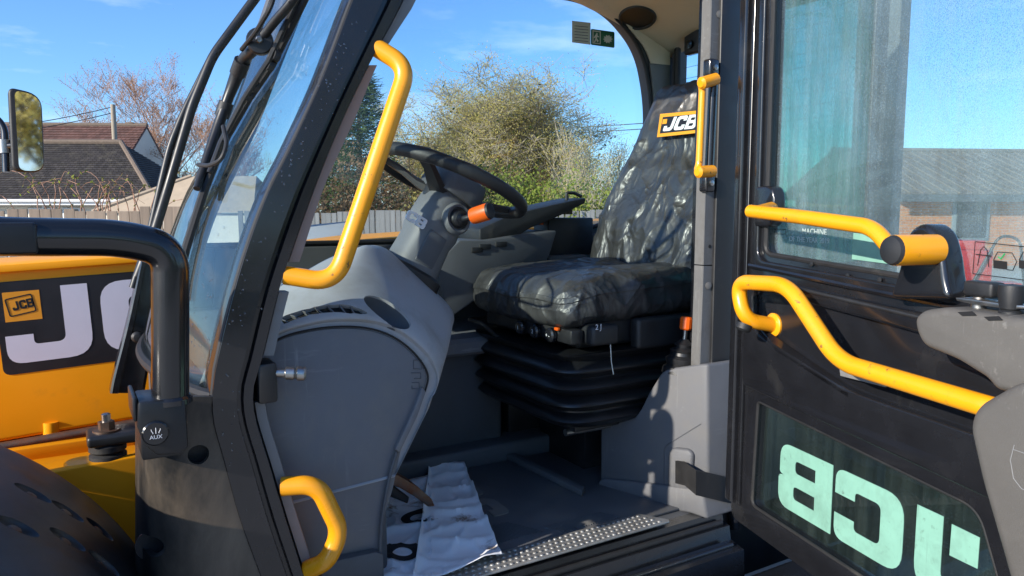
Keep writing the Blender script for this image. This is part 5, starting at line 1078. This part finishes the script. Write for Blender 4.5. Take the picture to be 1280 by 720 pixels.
# --- fences: every board a piece of its own
WOODT = mat('tan_fence_wood', (.27, .205, .15), .85, var=.22, vs=3, bump=.5, bs=25, stretch=(9, 9, .8), dirt=(.15, .12, .09), ds=2, dth=(.5, .8))
WOODG = mat('grey_fence_wood', (.24, .235, .225), .88, var=.2, vs=3, bump=.5, bs=25, stretch=(9, 9, .8), dirt=(.14, .14, .135), ds=2, dth=(.5, .8))
def fence(name, label, p0, p1, h, bw, m_, seed, gapf=.06, rails=True):
    rn = random.Random(seed); d = (p1-p0); L_ = d.length; d.normalize(); nrm = V((-d.y, d.x, 0)); nrm = -nrm if nrm.dot(F0) > 0 else nrm
    r_ = root(name, (p0+p1)/2, label, 'fence'); n = int(L_/bw); mesh0 = None
    for i in range(n):
        w = bw*(1-gapf); c = p0+d*(bw*(i+.5)); hh_ = h+rn.gauss(0, .022)
        M_ = Matrix((d, nrm, UZ)).transposed().to_4x4(); M_ = M_ @ Matrix.Rotation(rn.gauss(0, .006), 4, 'Y')
        M_.translation = c+nrm*rn.uniform(0, .008)
        if i % 6 == 0:
            bm = bmesh.new(); bmesh.ops.create_cube(bm, size=1, matrix=Matrix.Translation((0, 0, hh_/2)) @ Matrix.Diagonal((w, .02, hh_, 1))); do_bevel(bm, .003, 1)
            me = bpy.data.meshes.new('board'); bm.to_mesh(me); bm.free(); finish(me, m_, False); mesh0 = me
        o = bpy.data.objects.new('board', mesh0); col.objects.link(o); o.parent = r_; o.matrix_parent_inverse = Matrix.Translation(-ROOTS[r_.name]); o.matrix_basis = M_
    for zz in (.35, h-.3):
        c = (p0+p1)/2-nrm*.035; box('rail', (-L_/2, -.02, zz), (L_/2, .02, zz+.07), m_, r_, .004, 1, Matrix.Translation(V((c.x, c.y, 0))) @ Matrix((d, nrm, UZ)).transposed().to_4x4())
    return r_
fence('board_fence', 'sunlit tan board fence behind the boom', G(-170, 8.6), G(232, 9.3), 1.6, .125, WOODT, 5)
fence('picket_fence', 'weathered grey board fence seen through the far cab window', G(300, 14.5), G(900, 15.2), 1.58, .105, WOODG, 6, .08)
# --- bungalow and the house behind it
TILE = mat('dark_roof_tiles', (.040, .034, .032), .85, var=.35, vs=5, bump=.4, bs=30, dirt=(.085, .075, .055), ds=3, dth=(.5, .75)); TILER = mat('red_brown_roof_tiles', (.14, .070, .055), .85, var=.25, vs=6, bump=.4, bs=30, dirt=(.09, .06, .05), ds=3, dth=(.5, .75))
REND = mat('cream_render', (.62, .57, .47), .9, var=.05, vs=4, bump=.3, bs=80); WPAINT = mat('white_woodwork', (.72, .72, .70), .5, var=.04); DGL = mat('dark_window_pane', (.05, .055, .06), .08, var=.2, vs=4); BRK = mat('weathered_ridge', (.16, .12, .09), .9, var=.3, vs=10)
vary(TILE, .35); vary(TILER, .25); vary(WOODT, .22, False); vary(WOODG, .18, False)
SANDT = mat('sand_roof', (.42, .33, .23), .9, var=.12, vs=5, bump=.4, bs=30)
def frame(o, ang):  # local axes for a building: u to the right of the picture, v away
    u = RT*math.cos(ang)+F0*math.sin(ang); v = F0*math.cos(ang)-RT*math.sin(ang); return lambda x, y, z: V(o)+u*x+v*y+UZ*z
def tiles(name, quad, nu, nv, m_, parent, lap=.03, th=.025, joined=True):
    a, b, c, d = quad; n = (b-a).cross(d-a).normalized(); vs_, fs_ = [], []
    for j in range(nv):
        for i in range(nu):
            sh = .5*(j % 2); u0, u1 = (i+sh)/nu, (i+sh+.94)/nu; u0, u1 = min(u0, 1), min(u1, 1); w0_, w1_ = j/nv, min(1, (j+1.18)/nv)
            if u1-u0 < 1e-4: continue
            pt = lambda u, w: (a*(1-u)+b*u)*(1-w)+(d*(1-u)+c*u)*w
            i0 = len(vs_); vs_ += [pt(u0, w0_)+n*th*1.6, pt(u1, w0_)+n*th*1.6, pt(u1, w1_)+n*.004, pt(u0, w1_)+n*.004, pt(u0, w0_)+n*.0, pt(u1, w0_)+n*.0]; fs_ += [(i0, i0+1, i0+2, i0+3), (i0+4, i0+5, i0+1, i0)]
    o = pydata(name, vs_, fs_, m_, parent); o['kind'] = 'stuff'; return o
def poly(name, pts, m_, parent): return pydata(name, pts, [tuple(range(len(pts)))], m_, parent)
d1 = 27.0; bo = G(-170, d1); f = frame((bo.x, bo.y, 0), R(2)); sc_ = d1/FPX
def bx_(px): return (px+170)*sc_
ez_ = gz(250, d1); rz = gz(171, d1)
bung = root('bungalow', f(5, 3, 0), 'low bungalow with a dark hipped tile roof and cream walls', 'house')
xr = bx_(192); rh = 3.0
w = prism('wall', [f(0.3, .35, 0), f(xr-.35, .35, 0), f(xr-.35, 6.3, 0), f(.3, 6.3, 0)], UZ*(ez_-.02), REND, bung, 0)
rp = [f(-.1, -.1, ez_), f(xr, -.1, ez_), f(bx_(104), rh, rz), f(2.5, rh, rz)]
ro = pydata('roof', [f(-.1, -.1, ez_), f(xr, -.1, ez_), f(xr, 6.6, ez_), f(-.1, 6.6, ez_), f(2.5, rh, rz), f(bx_(104), rh, rz)], [(0, 1, 5, 4), (1, 2, 5), (2, 3, 4, 5), (3, 0, 4), (0, 3, 2, 1)], TILE, bung)
tiles('roof_tiles', rp, 46, 26, TILE, ro)
tiles('roof_tiles', [f(xr, -.1, ez_), f(xr, 6.6, ez_), f(bx_(104)+.02, rh+.02, rz), f(bx_(104), rh, rz)], 26, 26, TILE, ro)
tube('ridge', [f(2.5, rh, rz+.05), f(bx_(104), rh, rz+.05)], .11, BRK, ro, seg=8); tube('ridge', [f(bx_(104), rh, rz+.05), f(xr, -.1, ez_+.06)], .10, BRK, ro, seg=8)
box('fascia', (0, 0, 0), (1, 1, 1), WPAINT, bung, 0, 1, None) if False else prism('fascia', [f(-.15, -.16, ez_-.19), f(xr+.05, -.16, ez_-.19), f(xr+.05, -.16, ez_+.01), f(-.15, -.16, ez_+.01)], f(0, .05, 0)-f(0, 0, 0), WPAINT, bung, .01)
tube('gutter', [f(-.15, -.24, ez_-.03), f(xr+.05, -.24, ez_-.03)], .055, WPAINT, bung, seg=8)
for x0, x1 in ((28, 62), (70, 92)):
    wf = prism('window', [f(bx_(x0), .30, .62), f(bx_(x1), .30, .62), f(bx_(x1), .30, ez_-.28), f(bx_(x0), .30, ez_-.28)], f(0, .06, 0)-f(0, 0, 0), WPAINT, bung, .01)
    mid = (x0+x1)/2
    for p0_, p1_ in ((x0+2, mid-1), (mid+1, x1-2)): prism('pane', [f(bx_(p0_), .285, .70), f(bx_(p1_), .285, .70), f(bx_(p1_), .285, ez_-.34), f(bx_(p0_), .285, ez_-.34)], f(0, .02, 0)-f(0, 0, 0), DGL, wf, 0)
tube('downpipe', [f(bx_(48), .24, ez_-.2), f(bx_(48), .30, .05)], .035, WPAINT, bung, seg=8)
# house behind
d2_ = 37.0; ho = G(-60, d2_); g = frame((ho.x, ho.y, 0), R(4)); s2_ = d2_/FPX
def hx(px): return (px+60)*s2_
hz0, hz1 = gz(206, d2_), gz(149, d2_)
hs = root('house', g(4, 3, 0), 'taller house with a red brown pantile roof behind the bungalow', 'house')
wl = pydata('wall', [g(0, .4, 0), g(hx(150), .4, 0), g(hx(150), 6.2, 0), g(0, 6.2, 0), g(0, .4, hz0), g(hx(150), .4, hz0), g(hx(150), 6.2, hz0), g(0, 6.2, hz0), g(0, 3.3, hz1-.05), g(hx(150), 3.3, hz1-.05)], [(0, 1, 5, 4), (1, 2, 6, 9, 5), (2, 3, 7, 6), (3, 0, 4, 8, 7)], REND, hs)
ro2 = pydata('roof', [g(-.2, 0, hz0-.1), g(hx(151), 0, hz0-.1), g(hx(151), 3.3, hz1), g(-.2, 3.3, hz1), g(hx(151), 6.6, hz0-.1), g(-.2, 6.6, hz0-.1)], [(0, 1, 2, 3), (3, 2, 4, 5)], TILER, hs)
md = ro2.modifiers.new('t', 'SOLIDIFY'); md.thickness = .1
tiles('roof_tiles', [g(-.2, 0, hz0-.1), g(hx(151), 0, hz0-.1), g(hx(151), 3.3, hz1), g(-.2, 3.3, hz1)], 40, 16, TILER, ro2, .03, .04)
tube('ridge', [g(-.2, 3.3, hz1+.02), g(hx(151), 3.3, hz1+.02)], .13, BRK, ro2, seg=8)
prism('vent_box', [g(hx(124), 3.2, hz1), g(hx(134), 3.2, hz1), g(hx(134), 3.2, hz1+.18), g(hx(124), 3.2, hz1+.18)], g(0, .3, 0)-g(0, 0, 0), BRK, ro2, .01)
# garden room with a sand coloured roof
d3 = 16.0; so_ = G(118, d3); k_ = frame((so_.x, so_.y, 0), R(-3)); s3 = d3/FPX
gr_ = root('garden_room', k_(1, 1, 0), 'small garden building with a pale sand coloured roof by the fence', 'shed')
def kx(px): return (px-118)*s3
za, zb_ = gz(266, d3), gz(218, d3)
prism('wall', [k_(.1, .1, 0), k_(kx(318), .1, 0), k_(kx(318), 2.2, 0), k_(.1, 2.2, 0)], UZ*(za-.02), REND, gr_, 0)
sr = pydata('roof', [k_(0, 0, za), k_(kx(322), 0, za), k_(kx(322), 2.4, za), k_(0, 2.4, za), k_(kx(212), 1.2, zb_), k_(kx(300), 1.2, zb_)], [(0, 1, 5, 4), (1, 2, 5), (2, 3, 4, 5), (3, 0, 4), (0, 3, 2, 1)], SANDT, gr_)
tube('ridge', [k_(kx(212), 1.2, zb_), k_(0, 0, za+.02)], .05, SANDT, sr, seg=6)
# --- pole and wires
POLE = mat('pole_wood', (.34, .29, .22), .9, var=.2, vs=8, stretch=(6, 6, .6), bump=.4, bs=30)
pb = G(151, 33); pz = gz(134, 33)
po = lathe('utility_pole', [(.13, 0), (.10, pz)], pb, UZ, POLE, None, 14); tag(po, 'plain wooden utility pole in front of the red brown roof', 'pole')
WIRE = mat('wire', (.03, .03, .032), .7)
def wire(a, b, sag, r): return [a.lerp(b, i/16)-UZ*sag*4*(i/16)*(1-i/16) for i in range(17)]
for k, (zz, dx) in enumerate(((0, 0), (-.25, .2))):
    o = tube('overhead_wire', wire(pb+UZ*(pz-.1+zz), G(-260+dx*20, 28, gz(170, 28)+zz), .5, 0), .018, WIRE, None, seg=5); tag(o, ('upper' if k == 0 else 'lower')+' overhead wire running from the utility pole to the bungalow side', 'wire', 'wires at the utility pole')
pr = G(922, 26); tag(lathe('power_pole', [(.14, 0), (.11, 6.2)], pr, UZ, POLE, None, 14), 'wooden power pole hidden behind the hinge post of the cab', 'pole')
for k, (y0, y1) in enumerate(((158, 149), (163, 155))):
    a = G(430, 30, gz(170+k*5, 30)); o = tube('overhead_wire', wire(G(392, 32, gz(172+k*6, 32)), pr+UZ*(gz(148+k*7, 26)-0), .15, 0), .016, WIRE, None, seg=5)
    tag(o, ('upper' if k == 0 else 'lower')+' power line crossing the sky beside the seat backrest', 'wire', 'power lines beside the seat')
tag(lathe('power_pole', [(.14, 0), (.11, 4.8)], G(392, 32), UZ, POLE, None, 14), 'wooden power pole far behind the windscreen pillar', 'pole')
# --- bramble over the fence
rn = random.Random(9); br = root('bramble', G(110, 9.5), 'tangle of bare reddish bramble shoots above the board fence', 'bramble'); vs_, fs_, lv, lf = [], [], [], []
for k in range(26):
    x0 = rn.uniform(50, 185); a = G(x0, 9.9, .0); h_ = gz(rn.uniform(214, 250), 9.9); dx = rn.uniform(-110, 110); last = a
    for i in range(1, 15):
        t = i/14; q = G(x0+dx*t*t+rn.gauss(0, 1.5), 9.9+rn.gauss(0, .04), h_*math.sin(t*2.0)/math.sin(min(2.0, 1.57))); seg_tube(vs_, fs_, last, q, .011*(1.1-t), .011*(1.02-t)+.002, 5); last = q
        if i > 6 and rn.random() < .5: leafq(lv, lf, q, .03, rn)
pydata('shoots', vs_, fs_, mat('bramble_stem', (.30, .16, .10), .7, var=.2), br, True)['kind'] = 'stuff'; pydata('leaves', lv, lf, LF_G, br)['kind'] = 'stuff'
# --- brick building seen through the wet door glass
def brickmat():
    m = bpy.data.materials.new('brickwork'); m.use_nodes = True; nt = m.node_tree; b = nt.nodes['Principled BSDF']; t = nd(nt, 'ShaderNodeTexBrick', Scale=1.); t.inputs['Brick Width'].default_value = .23; t.inputs['Row Height'].default_value = .075; t.inputs['Mortar Size'].default_value = .008
    t.inputs['Color1'].default_value = (.66, .25, .085, 1); t.inputs['Color2'].default_value = (.52, .17, .06, 1); t.inputs['Mortar'].default_value = (.38, .32, .26, 1)
    tc = nd(nt, 'ShaderNodeTexCoord'); lnk(nt, tc.outputs['UV'], t.inputs['Vector']); lnk(nt, t.outputs[0], b.inputs['Base Color']); b.inputs['Roughness'].default_value = .9; return m
BRICK = brickmat()
d4 = 21.0; wo_ = G(1120, d4); q_ = frame((wo_.x, wo_.y, 0), R(6)); s4 = d4/FPX
def wx_(px): return (px-1120)*s4
brb = root('brick_building', q_(4, 2, 0), 'orange brick building with a brown shallow roof beyond the open door', 'building')
e4, r4 = gz(243, d4), gz(190, d4+3)
wv = [q_(0, 0, 0), q_(wx_(1500), 0, 0), q_(wx_(1500), 0, e4), q_(0, 0, e4), q_(0, 6, 0), q_(0, 6, e4), q_(wx_(1500), 6, 0), q_(wx_(1500), 6, e4)]
wl = pydata('wall', wv, [(0, 1, 2, 3), (4, 0, 3, 5), (1, 6, 7, 2), (6, 4, 5, 7)], BRICK, brb); uvl = wl.data.uv_layers.new(name='UVMap')
for p in wl.data.polygons:
    for li in p.loop_indices:
        v = wl.data.vertices[wl.data.loops[li].vertex_index].co-wv[0]; uvl.data[li].uv = (V((v.x, v.y, 0)).length, v.z)
GROOF = mat('brown_sheet_roof', (.20, .165, .14), .7, var=.1, vs=3, dirt=(.13, .105, .09), ds=1.2, dth=(.45, .7))
rf4 = pydata('roof', [q_(-.4, -.5, e4), q_(wx_(1510), -.5, e4), q_(wx_(1510), 3, r4), q_(-.4, 3, r4), q_(wx_(1510), 6.5, e4), q_(-.4, 6.5, e4)], [(0, 1, 2, 3), (3, 2, 4, 5), (0, 3, 5), (1, 4, 2)], GROOF, brb)
md = rf4.modifiers.new('t', 'SOLIDIFY'); md.thickness = .08
n_r = 26
for k in range(n_r):
    x = -.35+(wx_(1510)+.3)*k/(n_r-1); tube('roof_rib', [q_(x, -.5, e4+.012), q_(x, 3, r4+.012)], .022, GROOF, rf4, seg=6)
tube('roof_ridge', [q_(-.4, 3, r4+.02), q_(wx_(1510), 3, r4+.02)], .09, GROOF, rf4, seg=8)
prism('fascia', [q_(-.4, -.54, e4-.22), q_(wx_(1510), -.54, e4-.22), q_(wx_(1510), -.54, e4-.02), q_(-.4, -.54, e4-.02)], q_(0, .05, 0)-q_(0, 0, 0), DGREY, brb, .01)
wf = prism('window', [q_(wx_(1192), -.05, .75), q_(wx_(1242), -.05, .75), q_(wx_(1242), -.05, 1.86), q_(wx_(1192), -.05, 1.86)], q_(0, .08, 0)-q_(0, 0, 0), mat('grey_window_frame', (.22, .25, .27), .5), brb, .01)
prism('pane', [q_(wx_(1197), -.07, .82), q_(wx_(1237), -.07, .82), q_(wx_(1237), -.07, 1.79), q_(wx_(1197), -.07, 1.79)], q_(0, .02, 0)-q_(0, 0, 0), DGL, wf, 0)
# --- small red implement standing in the yard
RED = mat('red_paint', (.50, .03, .02), .4, var=.1, coat=.2)
im = root('red_implement', G(1222, 11), 'small red farm implement standing in front of the brick building', 'implement'); i_ = frame(G(1222, 11), R(-20))
def ibox(name, lo, hi, m_): 
    p = [i_(x, y, z) for z in (lo[2], hi[2]) for x, y in ((lo[0], lo[1]), (hi[0], lo[1]), (hi[0], hi[1]), (lo[0], hi[1]))]
    bm = bmesh.new(); v_ = [bm.verts.new(q) for q in p]
    for fc in ((0, 1, 2, 3), (4, 5, 6, 7), (0, 1, 5, 4), (1, 2, 6, 5), (2, 3, 7, 6), (3, 0, 4, 7)): bm.faces.new([v_[k] for k in fc])
    bmesh.ops.recalc_face_normals(bm, faces=bm.faces); do_bevel(bm, .02, 2); return from_bm(name, bm, m_, im)
ibox('body', (-.42, -.25, .55), (.15, .25, 1.02), RED); ibox('hood', (-.30, -.22, 1.02), (.05, .22, 1.16), RED); ibox('frame', (-.6, -.2, .42), (.55, .2, .55), RED)
tube('tow_bar', [i_(.5, 0, .5), i_(1.1, 0, .35)], .03, BLK2, im, seg=8); tube('guard_hoop', [i_(-.1, -.3, .55), i_(.2, -.3, 1.25), i_(.45, -.3, 1.2), i_(.55, -.3, .5)], .02, BLK2, im, .15, 8)
for x in (-.38, .32):
    for y in (-.3, .3):
        o = lathe('wheel', [(.12, -.07), (.24, -.075), (.26, -.05), (.26, .05), (.24, .075), (.12, .07)], i_(x, y, .26), i_(0, 1, 0)-i_(0, 0, 0), TYRE, im, 20); lathe('rim', [(.13, -.05), (.13, .05), (.0, .06)], i_(x, y, .26), i_(0, 1, 0)-i_(0, 0, 0), RED, o, 14)
# --- what stands across the yard and shows in mirror, glass and paint
for k, (x, y, h_, sd_) in enumerate(((4, -17, 7.5, 101), (11, -15, 6.5, 103), (-4, -21, 8, 107))):
    tree('yard_tree', ('bushy yellow tree', 'smaller yellow tree', 'tall loose yellow tree')[k]+' across the yard, facing the open cab side', (x, y, 0), h_, sd_, BARK, LF_Y, 9000, .08, 4, .55, .18, 2, 0, 'trees across the yard', .25, .3, (7, 6, 5), 2, .012)
rn = random.Random(77); tv, tf, lv, lf = [], [], [], []
for k in range(900):
    p = V((rn.uniform(-12, 15), -13.6+rn.gauss(0, .5), 0)); h_ = rn.uniform(1.2, 2.4); q = p+V((rn.gauss(0, .2), rn.gauss(0, .2), h_)); seg_tube(lv, lf, p, q, .012, .004, 3)
    for _ in range(26): leafq(lv, lf, p.lerp(q, rn.uniform(.15, 1.05))+V((rn.gauss(0, .16), rn.gauss(0, .16), rn.gauss(0, .1))), rn.uniform(.05, .1), rn)
tag(pydata('hedge', lv, lf, LF_G), 'long dense green hedge across the yard, facing the open cab side', 'hedge', None, 'stuff')
